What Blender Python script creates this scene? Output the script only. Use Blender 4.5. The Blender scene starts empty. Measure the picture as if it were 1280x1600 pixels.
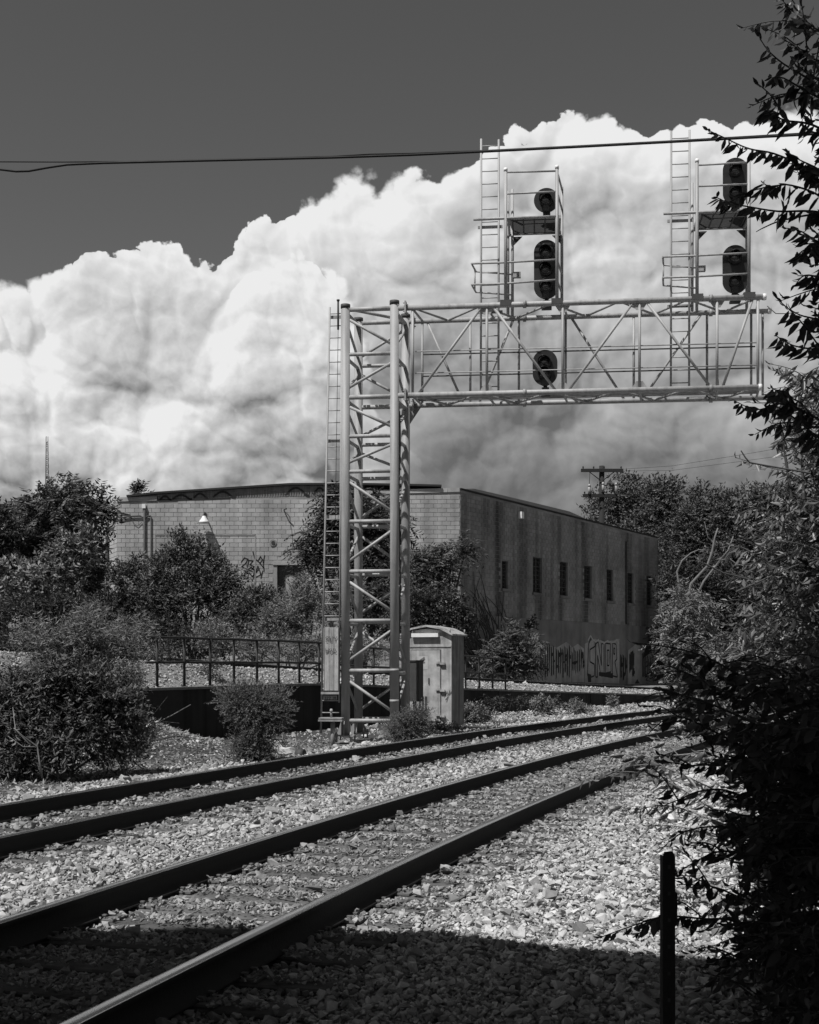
import bpy, math, random
import numpy as np
from mathutils import Vector, Matrix, noise as mnoise

sc = bpy.context.scene
COL = sc.collection
F = 1900.0            # focal length in photo pixels (photo is 1280 wide)
HC = 1.65             # eye height above the ballast
HY = 1037.0           # photo row of the horizon

def W(px, py, Y):
    """photo pixel + distance along the view axis -> world point"""
    return np.array([(px - 640.0) * Y / F, Y, HC - (py - HY) * Y / F])

# ------------------------------------------------------------------ camera
cd = bpy.data.cameras.new('camera')
cam = bpy.data.objects.new('camera', cd)
COL.objects.link(cam)
cam.location = (0, 0, HC)
cam.rotation_euler = (math.radians(90), 0, 0)
cd.sensor_fit = 'HORIZONTAL'
cd.sensor_width = 36.0
cd.lens = 36.0 * F / 1280.0
cd.shift_y = (HY - 800.0) / 1280.0
cd.clip_start = 0.1
cd.clip_end = 6000
sc.camera = cam

# ------------------------------------------------------------------ light
SUN = Vector((-0.335, -0.372, 0.866)).normalized()
sd = bpy.data.lights.new('sun', 'SUN')
sun = bpy.data.objects.new('sun', sd)
COL.objects.link(sun)
sun.rotation_euler = SUN.to_track_quat('Z', 'Y').to_euler()
sd.energy = 5.0
sd.angle = math.radians(0.5)
sd.color = (1.0, 0.99, 0.98)

sc.view_settings.view_transform = 'Standard'
sc.view_settings.look = 'None'
sc.view_settings.gamma = 1.0
sc.view_settings.exposure = 0.0
sc.view_settings.use_curve_mapping = False
sc.render.engine = 'CYCLES'
sc.cycles.max_bounces = 5
sc.cycles.diffuse_bounces = 3
sc.cycles.glossy_bounces = 2
sc.cycles.transparent_max_bounces = 6
sc.cycles.use_denoising = True
sc.cycles.use_adaptive_sampling = True
sc.cycles.adaptive_threshold = 0.02

# ------------------------------------------------------------------ sky (black and white, like the photograph)
class NT:
    """small helper to write node graphs"""
    def __init__(s, tree, dim='3D'):
        s.t = tree; s.n = tree.nodes; s.l = tree.links; s.dim = dim
    def put(s, sock, v):
        if isinstance(v, bpy.types.NodeSocket): s.l.new(v, sock)
        elif v is not None: sock.default_value = v
    def math(s, op, a, b=None, c=None, clamp=False):
        nd = s.n.new('ShaderNodeMath'); nd.operation = op; nd.use_clamp = clamp
        s.put(nd.inputs[0], a)
        if b is not None: s.put(nd.inputs[1], b)
        if c is not None: s.put(nd.inputs[2], c)
        return nd.outputs[0]
    def vmath(s, op, a, b=None, scale=None):
        nd = s.n.new('ShaderNodeVectorMath'); nd.operation = op
        s.put(nd.inputs[0], a)
        if b is not None: s.put(nd.inputs[1], b)
        if scale is not None: s.put(nd.inputs['Scale'], scale)
        return nd.outputs['Value'] if op in ('LENGTH', 'DOT_PRODUCT', 'DISTANCE') else nd.outputs[0]
    def maprange(s, v, a, b, c, d, smooth=False):
        nd = s.n.new('ShaderNodeMapRange'); nd.interpolation_type = 'SMOOTHSTEP' if smooth else 'LINEAR'
        nd.clamp = True
        for k, x in zip(('Value', 'From Min', 'From Max', 'To Min', 'To Max'), (v, a, b, c, d)): s.put(nd.inputs[k], x)
        return nd.outputs['Result']
    def noise(s, vec, scale, detail=4, rough=0.55, lac=2.0, dist=0.0, out='Fac'):
        nd = s.n.new('ShaderNodeTexNoise'); nd.noise_dimensions = s.dim
        s.put(nd.inputs['Vector'], vec); s.put(nd.inputs['Scale'], scale); s.put(nd.inputs['Detail'], detail)
        s.put(nd.inputs['Roughness'], rough); s.put(nd.inputs['Lacunarity'], lac); s.put(nd.inputs['Distortion'], dist)
        return nd.outputs[out]
    def voro(s, vec, scale, detail=0, rough=0.5, feature='F1', out='Distance', rnd=1.0):
        nd = s.n.new('ShaderNodeTexVoronoi'); nd.voronoi_dimensions = s.dim; nd.feature = feature
        s.put(nd.inputs['Vector'], vec); s.put(nd.inputs['Scale'], scale)
        if 'Detail' in nd.inputs: s.put(nd.inputs['Detail'], detail); s.put(nd.inputs['Roughness'], rough)
        s.put(nd.inputs['Randomness'], rnd)
        return nd.outputs[out]
    def mix(s, f, a, b):
        nd = s.n.new('ShaderNodeMix'); nd.data_type = 'FLOAT'
        s.put(nd.inputs[0], f); s.put(nd.inputs[2], a); s.put(nd.inputs[3], b)
        return nd.outputs[0]
    def grey(s, v):
        nd = s.n.new('ShaderNodeCombineColor')
        for i in range(3): s.put(nd.inputs[i], v)
        return nd.outputs[0]
    def sep(s, v):
        nd = s.n.new('ShaderNodeSeparateXYZ'); s.put(nd.inputs[0], v); return nd.outputs
    def comb(s, x, y, z):
        nd = s.n.new('ShaderNodeCombineXYZ')
        for i, v in enumerate((x, y, z)): s.put(nd.inputs[i], v)
        return nd.outputs[0]

world = bpy.data.worlds.new('World')
sc.world = world
world.use_nodes = True
wt = world.node_tree
wt.nodes.clear()

# cumulus relief: groups that take a point (azimuth, slope of elevation) and return the height of the lumps
def relief_group(name, fine):
    cg = bpy.data.node_groups.new(name, 'ShaderNodeTree')
    cg.interface.new_socket('P', in_out='INPUT', socket_type='NodeSocketVector')
    cg.interface.new_socket('B', in_out='OUTPUT', socket_type='NodeSocketFloat')
    N = NT(cg, '2D')
    gi = cg.nodes.new('NodeGroupInput'); go = cg.nodes.new('NodeGroupOutput')
    P = gi.outputs['P']
    wv = N.vmath('SUBTRACT', N.noise(P, 8.0, 3, 0.55, out='Color'), (0.5, 0.5, 0.5))
    P2 = N.vmath('ADD', P, N.vmath('SCALE', wv, scale=0.055))
    def bump(v, k):   # 1 - d*d : round lumps with creases between them
        return N.math('MULTIPLY', N.math('SUBTRACT', 1.0, N.math('MULTIPLY', v, v)), k)
    b = N.math('ADD', bump(N.voro(P2, 8.0), 0.062), bump(N.voro(P2, 19.0), 0.034))
    if fine:
        wv3 = N.vmath('SUBTRACT', N.noise(P, 50.0, 3, 0.6, out='Color'), (0.5, 0.5, 0.5))
        P3 = N.vmath('ADD', P2, N.vmath('SCALE', wv3, scale=0.011))
        b = N.math('ADD', b, bump(N.voro(P3, 42.0), 0.0190))
        b = N.math('ADD', b, bump(N.voro(P3, 95.0), 0.0085))
        b = N.math('ADD', b, N.math('MULTIPLY', N.noise(P, 130.0, 4, 0.6), 0.007))
    N.l.new(b, go.inputs['B'])
    return cg
g_fine = relief_group('cumulus_relief', True)
g_soft = relief_group('cumulus_relief_soft', False)

N = NT(wt, '2D')
tc = wt.nodes.new('ShaderNodeTexCoord')
dx, dy, dz = N.sep(tc.outputs['Generated'])[0:3]
hyp = N.math('MAXIMUM', N.math('SQRT', N.math('ADD', N.math('MULTIPLY', dx, dx), N.math('MULTIPLY', dy, dy))), 0.02)
az = N.math('ARCTAN2', dx, dy)
ct = N.math('DIVIDE', dz, hyp)
P = N.comb(az, ct, 0.0)

def bank(edge, left, right, rest):
    """outline of a cloud bank: top edge as a function of azimuth"""
    fc = wt.nodes.new('ShaderNodeFloatCurve')
    crv = fc.mapping.curves[0]
    pts = list(left)
    for x, y in edge:
        a = math.atan((x - 640) / F); pts.append((a, (HY - y) / F * math.cos(a)))
    pts += right
    while len(crv.points) < len(pts): crv.points.new(0.5, 0.5)
    for p_, (a, t_) in zip(crv.points, pts):
        p_.location = ((a + 0.62) / 1.24, t_); p_.handle_type = 'AUTO'
    fc.mapping.update()
    N.put(fc.inputs['Value'], N.maprange(az, -0.62, 0.62, 0.0, 1.0))
    return N.mix(N.maprange(N.math('ABSOLUTE', az), 0.62, 1.6, 0, 1, True), fc.outputs[0], rest)
T_back = bank([(0, 437), (60, 425), (130, 402), (190, 396), (250, 384), (330, 392), (400, 338), (450, 325), (520, 285), (570, 270), (640, 268), (720, 256),
               (770, 218), (850, 188), (930, 170), (1000, 204), (1050, 204), (1100, 188), (1160, 182), (1230, 166), (1280, 172)],
              [(-0.62, 0.27), (-0.48, 0.25)], [(0.42, 0.40), (0.62, 0.33)], 0.30)
T_front = bank([(0, 455), (130, 410), (250, 395), (330, 400), (400, 350), (450, 345), (490, 395), (535, 455), (580, 560), (625, 690), (700, 790), (850, 830), (1000, 840), (1280, 840)],
               [(-0.62, 0.25), (-0.48, 0.23)], [(0.42, 0.12), (0.62, 0.20)], 0.22)

def relief(p, g):
    nd = wt.nodes.new('ShaderNodeGroup'); nd.node_tree = g
    N.put(nd.inputs['P'], p)
    return nd.outputs['B']
B0 = relief(P, g_fine); S0 = relief(P, g_soft)
# towards the sun as seen on this side of the sky: up and to the left
B1 = relief(N.vmath('ADD', P, (-0.004, 0.006, 0.0)), g_fine)
S1 = relief(N.vmath('ADD', P, (-0.014, 0.020, 0.0)), g_soft)
bb = N.math('SUBTRACT', B0, 0.104)
b_edge = N.math('ADD', N.math('MULTIPLY', N.math('SUBTRACT', N.math('SUBTRACT', B0, S0), 0.026), 1.05), N.math('MULTIPLY', N.math('SUBTRACT', S0, 0.076), 0.20))
D_back = N.math('SUBTRACT', N.math('ADD', T_back, b_edge), ct)
D_front = N.math('SUBTRACT', N.math('ADD', T_front, N.math('MULTIPLY', bb, 1.25)), ct)
lit = N.math('ADD', N.math('MULTIPLY', N.math('SUBTRACT', B0, B1), 17.0), N.math('MULTIPLY', N.math('SUBTRACT', S0, S1), 7.0))
big = N.math('SUBTRACT', N.noise(P, 7.0, 5, 0.5), 0.5)
tex = N.math('ADD', N.math('MULTIPLY', big, 0.85), lit)
# clouds are brightest on the upper sunward side and darken towards their flat bases
t_b = N.math('ADD', N.maprange(ct, 0.12, 0.33, 0.14, 0.56), N.maprange(D_back, 0.0, 0.075, 0.34, 0.0, True))
t_b = N.math('ADD', t_b, N.math('MULTIPLY', tex, N.maprange(ct, 0.15, 0.34, 0.22, 0.62)))
t_f = N.math('ADD', N.maprange(ct, 0.12, 0.24, 0.38, 0.65), N.maprange(az, -0.05, 0.12, 0.0, -0.22, True))
t_f = N.math('ADD', t_f, N.maprange(D_front, 0.0, 0.06, 0.16, 0.0, True))
t_f = N.math('ADD', t_f, N.math('MULTIPLY', tex, 0.82))
soft = N.maprange(N.noise(P, 7.0, 2, 0.5), 0.42, 0.66, 0.0018, 0.012, True)
m_back = N.maprange(D_back, 0.0, soft, 0.0, 1.0, True)
m_front = N.math('MULTIPLY', N.maprange(D_front, 0.0, N.math('MULTIPLY', soft, 2.0), 0.0, 1.0, True), N.maprange(az, -0.085, 0.03, 1.0, 0.0, True))
cloud = N.mix(m_front, t_b, t_f)
cloud = N.math('MAXIMUM', N.math('MINIMUM', cloud, 0.84), 0.14)
mask = m_back
sky = wt.nodes.new('ShaderNodeTexSky')
sky.sky_type = 'NISHITA'
sky.sun_disc = False
sky.sun_elevation = math.asin(SUN.z)
sky.sun_rotation = math.atan2(SUN.x, SUN.y)
sky.altitude = 100
sky.air_density = 1.0; sky.dust_density = 0.6; sky.ozone_density = 1.0
sr = wt.nodes.new('ShaderNodeSeparateColor')
wt.links.new(sky.outputs[0], sr.inputs[0])
SKS = 0.06
blue = N.math('MULTIPLY', sr.outputs['Red'], 1.22)
col = N.mix(mask, blue, N.math('MULTIPLY', cloud, 1.0 / SKS))
bg = wt.nodes.new('ShaderNodeBackground'); wo = wt.nodes.new('ShaderNodeOutputWorld')
wt.links.new(N.grey(col), bg.inputs['Color'])
bg.inputs['Strength'].default_value = SKS
wt.links.new(bg.outputs[0], wo.inputs['Surface'])
world.cycles.sampling_method = 'MANUAL'
world.cycles.sample_map_resolution = 512

# ================================================================== helpers
rng = np.random.default_rng(11)
random.seed(11)
ROOTLOC = {}

def up3(v): return np.asarray(v, float)
def unit(v):
    v = np.asarray(v, float); n = np.linalg.norm(v, axis=-1, keepdims=True)
    return v / np.maximum(n, 1e-9)

def thing(name, label, cat, loc=(0, 0, 0), group=None):
    o = bpy.data.objects.new(name, None)
    o.empty_display_size = 0.1
    COL.objects.link(o)
    o.location = loc
    ROOTLOC[o] = up3(loc)
    o['label'] = label; o['category'] = cat
    if group: o['group'] = group
    return o

def link(o, parent):
    COL.objects.link(o)
    if parent is not None:
        o.parent = parent
        ROOTLOC[o] = ROOTLOC[parent] if parent in ROOTLOC else np.zeros(3)
    return o

def arrays_mesh(name, verts, faces, smooth=False, mat=None):
    """verts (n,3), faces list/array of equal-length index tuples or ragged list"""
    me = bpy.data.meshes.new(name)
    verts = np.asarray(verts, np.float32)
    if isinstance(faces, np.ndarray):
        k = faces.shape[1]; nf = faces.shape[0]
        me.vertices.add(len(verts)); me.vertices.foreach_set('co', verts.ravel())
        me.loops.add(nf * k); me.loops.foreach_set('vertex_index', faces.astype(np.int32).ravel())
        me.polygons.add(nf)
        me.polygons.foreach_set('loop_start', np.arange(0, nf * k, k, dtype=np.int32))
        try: me.polygons.foreach_set('loop_total', np.full(nf, k, np.int32))
        except Exception: pass
        me.update(calc_edges=True)
    else:
        me.from_pydata(verts.tolist(), [], faces); me.update()
    if smooth: me.polygons.foreach_set('use_smooth', np.ones(len(me.polygons), bool))
    if mat: me.materials.append(mat)
    return me

class MB:
    """collects simple shapes into one mesh"""
    def __init__(s): s.v = []; s.f = []; s.sm = []
    def add(s, verts, faces, smooth=False):
        b = len(s.v); s.v.extend([tuple(map(float, p)) for p in verts])
        s.f.extend([tuple(i + b for i in f) for f in faces]); s.sm.extend([smooth] * len(faces))
    def hexa(s, p):   # 8 corners, bottom ring then top ring
        s.add(p, [(3, 2, 1, 0), (4, 5, 6, 7), (0, 1, 5, 4), (1, 2, 6, 5), (2, 3, 7, 6), (3, 0, 4, 7)])
    def box(s, c, size, rz=0.0, ax=None):
        hx, hy, hz = [q / 2 for q in size]
        if ax is None:
            ca, sa = math.cos(rz), math.sin(rz); ax = ((ca, sa, 0), (-sa, ca, 0), (0, 0, 1))
        X, Y, Z = [up3(a) for a in ax]; c = up3(c)
        s.hexa([c + X * x * hx + Y * y * hy + Z * z * hz for z in (-1, 1) for x, y in ((-1, -1), (1, -1), (1, 1), (-1, 1))])
    def tube(s, pts, r, n=8, cap=True, smooth=True):
        pts = [up3(p) for p in pts]
        m = len(pts); rr = r if hasattr(r, '__len__') else [r] * m
        rings = []; prev = None
        for i in range(m):
            t = unit(pts[min(i + 1, m - 1)] - pts[max(i - 1, 0)])
            a = prev if prev is not None else (up3((0, 0, 1)) if abs(t[2]) < 0.9 else up3((1, 0, 0)))
            u = unit(a - t * np.dot(a, t)); w = np.cross(t, u); prev = u
            rings.append([pts[i] + rr[i] * (math.cos(2 * math.pi * k / n) * u + math.sin(2 * math.pi * k / n) * w) for k in range(n)])
        b = len(s.v)
        for rg in rings: s.v.extend([tuple(p) for p in rg])
        for i in range(m - 1):
            for k in range(n):
                s.f.append((b + i * n + k, b + i * n + (k + 1) % n, b + (i + 1) * n + (k + 1) % n, b + (i + 1) * n + k)); s.sm.append(smooth)
        if cap:
            s.f.append(tuple(b + k for k in range(n))[::-1]); s.sm.append(False)
            s.f.append(tuple(b + (m - 1) * n + k for k in range(n))); s.sm.append(False)
    def prism(s, poly, d, off=0.0):
        """poly: list of 3D points of a planar outline; d: extrusion vector"""
        n = len(poly); d = up3(d); poly = [up3(p) for p in poly]
        s.add(poly + [p + d for p in poly], [tuple(range(n))[::-1], tuple(range(n, 2 * n))] + [(i, (i + 1) % n, n + (i + 1) % n, n + i) for i in range(n)])
    def ball(s, c, r, n=8, m=6, sq=(1, 1, 1)):
        vs = []; fs = []
        for j in range(m + 1):
            ph = math.pi * j / m
            for i in range(n):
                th = 2 * math.pi * i / n
                vs.append((c[0] + r * sq[0] * math.sin(ph) * math.cos(th), c[1] + r * sq[1] * math.sin(ph) * math.sin(th), c[2] + r * sq[2] * math.cos(ph)))
        for j in range(m):
            for i in range(n):
                fs.append((j * n + i, (j + 1) * n + i, (j + 1) * n + (i + 1) % n, j * n + (i + 1) % n))
        s.add(vs, fs, True)
    def mesh(s, name, mat, origin=(0, 0, 0)):
        v = np.array(s.v, float).reshape(-1, 3) - up3(origin)
        me = bpy.data.meshes.new(name); me.from_pydata(v.tolist(), [], s.f); me.update()
        me.polygons.foreach_set('use_smooth', np.array(s.sm, bool))
        if mat: me.materials.append(mat)
        return me
    def build(s, name, mat, parent=None, kind=None, label=None):
        org = ROOTLOC.get(parent, np.zeros(3)) if parent is not None else np.zeros(3)
        o = bpy.data.objects.new(name, s.mesh(name, mat, org))
        link(o, parent)
        if kind: o['kind'] = kind
        if label: o['label'] = label
        return o
    def solo(s, name, mat, label, cat, loc, group=None, kind=None):
        """a one-mesh thing whose origin is loc"""
        o = bpy.data.objects.new(name, s.mesh(name, mat, loc)); COL.objects.link(o); o.location = loc
        ROOTLOC[o] = up3(loc)
        if label: o['label'] = label
        if cat: o['category'] = cat
        if group: o['group'] = group
        if kind: o['kind'] = kind
        return o

def place(name, me, parent, loc, rz=0.0, mat3=None):
    """linked copy of a mesh as a part of parent; loc is a world point"""
    o = bpy.data.objects.new(name, me)
    link(o, parent)
    org = ROOTLOC.get(parent, np.zeros(3))
    o.location = up3(loc) - org
    if mat3 is not None: o.rotation_euler = mat3.to_euler()
    else: o.rotation_euler = (0, 0, rz)
    ROOTLOC[o] = up3(loc)
    return o

# ------------------------------------------------------------------ materials
def mat(name, base, var=0.25, scale=3.0, rough=0.7, metal=0.0, spec=0.4, detail=5, bump=0.0, bscale=40.0, island=0.0, objrand=0.0, streak=0.0, streak_scale=1.2, stretch=(1, 1, 1), track_dirt=False):
    """grey procedural material: noise mottling, optional vertical streaks, bump, per-piece variation"""
    m = bpy.data.materials.new(name); m.use_nodes = True
    t = m.node_tree; t.nodes.clear(); N = NT(t)
    out = t.nodes.new('ShaderNodeOutputMaterial'); bs = t.nodes.new('ShaderNodeBsdfPrincipled')
    geo = t.nodes.new('ShaderNodeNewGeometry'); P = geo.outputs['Position']
    if stretch != (1, 1, 1): P = N.vmath('MULTIPLY', P, stretch)
    n1 = N.noise(P, scale, detail, 0.6)
    f = N.math('ADD', 1.0, N.math('MULTIPLY', N.math('SUBTRACT', n1, 0.5), 2.2 * var))
    if streak:
        Ps = N.vmath('MULTIPLY', geo.outputs['Position'], (streak_scale, streak_scale, streak_scale * 0.07))
        sn = N.maprange(N.noise(Ps, 1.0, 4, 0.6), 0.46, 0.68, 0.0, 1.0)
        f = N.math('MULTIPLY', f, N.math('SUBTRACT', 1.0, N.math('MULTIPLY', sn, streak)))
    if track_dirt:     # brake dust and oil darken the stone between and beside the rails; the walkway side is clean new stone
        q = N.sep(geo.outputs['Position']); ex = N.math('SUBTRACT', q[0], 145.28); ey = N.math('SUBTRACT', q[1], -41.12)
        e = N.math('SUBTRACT', N.math('SQRT', N.math('ADD', N.math('MULTIPLY', ex, ex), N.math('MULTIPLY', ey, ey))), 153.735)
        e = N.math('ADD', e, N.math('MULTIPLY', N.math('SUBTRACT', N.noise(geo.outputs['Position'], 1.1, 3), 0.5), 0.9))
        k1 = N.math('MULTIPLY', N.maprange(e, -0.9, 0.0, 0.0, 1.0, True), N.maprange(e, 1.6, 2.4, 1.0, 0.35, True))
        k2 = N.math('MULTIPLY', N.maprange(e, 2.8, 3.5, 0.0, 1.0, True), N.maprange(e, 5.3, 6.4, 1.0, 0.3, True))
        f = N.math('MULTIPLY', f, N.math('SUBTRACT', 1.32, N.math('MULTIPLY', N.math('MAXIMUM', k1, k2), 0.48)))
    if island: f = N.math('MULTIPLY', f, N.math('ADD', 1.0 - island, N.math('MULTIPLY', geo.outputs['Random Per Island'], 2 * island)))
    if objrand:
        oi = t.nodes.new('ShaderNodeObjectInfo')
        f = N.math('MULTIPLY', f, N.math('ADD', 1.0 - objrand, N.math('MULTIPLY', oi.outputs['Random'], 2 * objrand)))
    v = N.math('MAXIMUM', N.math('MULTIPLY', f, base), 0.003)
    N.put(bs.inputs['Base Color'], N.grey(v))
    rv = N.math('ADD', rough, N.math('MULTIPLY', N.math('SUBTRACT', n1, 0.5), 0.25), clamp=True)
    N.put(bs.inputs['Roughness'], rv)
    bs.inputs['Metallic'].default_value = metal
    bs.inputs['Specular IOR Level'].default_value = spec
    if bump:
        bp = t.nodes.new('ShaderNodeBump'); bp.inputs['Strength'].default_value = bump; bp.inputs['Distance'].default_value = 0.02
        N.put(bp.inputs['Height'], N.noise(geo.outputs['Position'], bscale, 4, 0.6))
        t.links.new(bp.outputs[0], bs.inputs['Normal'])
    t.links.new(bs.outputs[0], out.inputs['Surface'])
    return m

def leaf_mat(name, base, trans=0.25, rough=0.5, spec=0.35, island=0.6, solo=False):
    m = bpy.data.materials.new(name); m.use_nodes = True
    t = m.node_tree; t.nodes.clear(); N = NT(t)
    out = t.nodes.new('ShaderNodeOutputMaterial'); bs = t.nodes.new('ShaderNodeBsdfPrincipled')
    tr = t.nodes.new('ShaderNodeBsdfTranslucent'); mx = t.nodes.new('ShaderNodeMixShader')
    geo = t.nodes.new('ShaderNodeNewGeometry')
    rnd_ = t.nodes.new('ShaderNodeObjectInfo').outputs['Random'] if solo else geo.outputs['Random Per Island']
    f = N.math('ADD', 1.0 - island, N.math('MULTIPLY', rnd_, 2 * island))
    f = N.math('MULTIPLY', f, N.math('ADD', 0.65, N.math('MULTIPLY', N.noise(geo.outputs['Position'], 1.3, 3, 0.6), 0.7)))
    c = N.grey(N.math('MULTIPLY', f, base))
    N.put(bs.inputs['Base Color'], c); N.put(tr.inputs['Color'], c)
    bs.inputs['Roughness'].default_value = rough; bs.inputs['Specular IOR Level'].default_value = spec
    mx.inputs[0].default_value = trans
    t.links.new(bs.outputs[0], mx.inputs[1]); t.links.new(tr.outputs[0], mx.inputs[2])
    t.links.new(mx.outputs[0], out.inputs['Surface'])
    return m

M = {}
M['steel_pale'] = mat('galvanised_steel', 0.34, 0.22, 2.5, 0.55, 0.0, 0.5, streak=0.30, streak_scale=9)
M['steel_leg'] = mat('galvanised_leg', 0.30, 0.25, 1.6, 0.6, 0.0, 0.5, streak=0.35, streak_scale=7)
M['steel_dark'] = mat('weathered_steel', 0.05, 0.4, 6, 0.7, 0.0, 0.4)
M['black_paint'] = mat('black_signal_paint', 0.012, 0.3, 9, 0.42, 0.0, 0.5)
M['lens'] = mat('signal_lens', 0.05, 0.2, 20, 0.08, 0.0, 0.8)
M['rail'] = mat('rusty_rail_side', 0.028, 0.35, 7, 0.8, 0.0, 0.25, bump=0.2)
M['rail_head'] = mat('worn_rail_head', 0.62, 0.15, 2.0, 0.26, 1.0, 0.5, stretch=(1, 1, 1))
M['sleeper'] = mat('creosoted_timber', 0.10, 0.5, 9, 0.85, 0.0, 0.2, objrand=0.3, bump=0.5, bscale=30)
M['plate'] = mat('rusty_tie_plate', 0.13, 0.4, 12, 0.8)
M['stone'] = mat('ballast_stone', 0.275, 0.45, 22, 0.85, 0.0, 0.25, objrand=0.55, track_dirt=True)
M['stone_up'] = M['stone']
M['ground'] = mat('gravelly_ground', 0.16, 0.9, 14, 0.95, 0.0, 0.1, bump=1.0, bscale=22, track_dirt=True)
M['earth'] = mat('littered_earth', 0.055, 0.9, 9, 0.95, 0.0, 0.1, bump=0.8, bscale=18)
M['retain'] = mat('stained_retaining_wall', 0.035, 0.4, 2.2, 0.9, 0.0, 0.15, streak=0.5, streak_scale=2.5, bump=0.3)
M['cap'] = mat('rusty_wall_cap', 0.16, 0.5, 5, 0.8)
M['mortar'] = mat('dark_mortar', 0.25, 0.8, 0.45, 0.95, 0.0, 0.1)
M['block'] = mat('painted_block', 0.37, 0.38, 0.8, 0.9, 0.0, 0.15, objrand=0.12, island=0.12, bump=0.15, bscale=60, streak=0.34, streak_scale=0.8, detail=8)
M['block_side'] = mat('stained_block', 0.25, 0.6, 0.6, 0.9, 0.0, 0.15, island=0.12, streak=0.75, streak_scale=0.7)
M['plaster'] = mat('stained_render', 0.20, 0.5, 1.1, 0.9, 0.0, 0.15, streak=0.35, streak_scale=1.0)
M['roof'] = mat('bitumen_roof', 0.022, 0.4, 3, 0.85)
M['tin'] = mat('corrugated_tin', 0.20, 0.5, 3, 0.7, streak=0.4, streak_scale=6)
M['paint_black'] = mat('black_spray_paint', 0.012, 0.3, 6, 0.6)
M['paint_grey'] = mat('grey_spray_paint', 0.14, 0.3, 3, 0.7)
M['paint_mid'] = mat('mid_grey_roller_paint', 0.36, 0.4, 2.5, 0.8, streak=0.3, streak_scale=2)
M['paint_pale'] = mat('pale_spray_paint', 0.42, 0.3, 5, 0.7)
M['white'] = mat('white_enamel', 0.72, 0.12, 6, 0.45)
M['glass'] = mat('dirty_dark_glass', 0.02, 0.5, 5, 0.25, 0.0, 0.5)
M['cabinet'] = mat('scuffed_cabinet_paint', 0.36, 0.75, 3.4, 0.6, streak=0.45, streak_scale=5, detail=9)
M['cab_side'] = mat('shaded_stained_cabinet_side', 0.20, 0.6, 4, 0.7, streak=0.75, streak_scale=8)  # darker base puts the side's shade into the colour, besides its stains
M['panel'] = mat('scrawled_panel', 0.38, 0.5, 6, 0.7, streak=0.45, streak_scale=14)
M['wood'] = mat('weathered_pole_wood', 0.02, 0.4, 4, 0.9, streak=0.3, streak_scale=6)
M['bark'] = mat('bark', 0.06, 0.5, 8, 0.95)
M['bark_pale'] = mat('pale_bare_bark', 0.15, 0.35, 5, 0.9)
M['twig'] = mat('dry_twig', 0.22, 0.4, 10, 0.9)
M['wire'] = mat('wire_rubber', 0.012, 0.2, 5, 0.7)
M['concrete'] = mat('broken_concrete', 0.42, 0.4, 7, 0.9, bump=0.5)
M['bridge'] = mat('bridge_concrete', 0.25, 0.3, 1.5, 0.9)
M['rust_rail'] = mat('dark_railing_paint', 0.022, 0.4, 8, 0.65)
M['leaf_far'] = leaf_mat('leaf_far', 0.085)
M['leaf_dark'] = leaf_mat('leaf_dark', 0.045)
M['leaf_pale'] = leaf_mat('leaf_pale', 0.18, 0.25)
M['leaf_mid'] = leaf_mat('leaf_mid', 0.095)
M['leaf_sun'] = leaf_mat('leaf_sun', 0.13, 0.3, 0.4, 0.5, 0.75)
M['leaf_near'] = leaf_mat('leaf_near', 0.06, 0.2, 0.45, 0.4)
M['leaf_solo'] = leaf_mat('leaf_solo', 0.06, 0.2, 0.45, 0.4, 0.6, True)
M['needle'] = leaf_mat('juniper_needle', 0.13, 0.1, 0.7, 0.2)

# ------------------------------------------------------------------ track geometry: all tracks bend round one centre
CX, CY, R0 = 145.28, -41.12, 153.735
E_RAILS = (0.0, 1.505, 3.651, 5.156)
def pol(e, thd, z=0.0):
    t = math.radians(thd); return np.array([CX - (R0 + e) * math.cos(t), CY + (R0 + e) * math.sin(t), z])
def inv(x, y):
    return np.hypot(x - CX, y - CY) - R0, np.degrees(np.arctan2(y - CY, CX - x))
def on_ring(px, e):
    """where the sight line through photo column px meets the arc at offset e"""
    k = (px - 640.0) / F
    a = k * k + 1; b = -2 * (k * CX + CY); c = CX * CX + CY * CY - (R0 + e) ** 2
    d = math.sqrt(b * b - 4 * a * c)
    Y = min(y for y in ((-b - d) / (2 * a), (-b + d) / (2 * a)) if y > 0)
    x = k * Y
    return x, Y, inv(x, Y)[1]
def sstep(a, b, x):
    t = np.clip((x - a) / (b - a), 0, 1); return t * t * (3 - 2 * t)
def z_rail(th): return np.clip(2.0 - 0.112 * (th - 23.7), 0.15, 2.5)
def z_cap(th): return np.where(th < 26.5, 1.14, np.clip(1.14 - 0.095 * (th - 26.5), 0.05, 1.2))
def h_low(e, th):
    h = -0.035 - 0.09 * sstep(6.2, 7.6, e) - 0.12 * sstep(-1.4, -3.6, e)
    bank = sstep(24.6, 23.2, th)
    rise = sstep(8.6, 12.0, e)
    return h + bank * rise * (z_cap(th) + 0.1)
def h_up(e, th):
    a = z_cap(th) - 0.05; b = z_rail(th) - 0.20
    h = a + (b - a) * sstep(11.6, 13.0, e)
    base = np.clip(0.45 + 0.10 * (33.0 - th), 0.3, 1.9)
    return h + (base - b) * sstep(16.0, 19.5, e)
def ground_z(x, y):
    e, th = inv(x, y)
    return np.where(e < 11.55, h_low(e, th), h_up(e, th))

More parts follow.
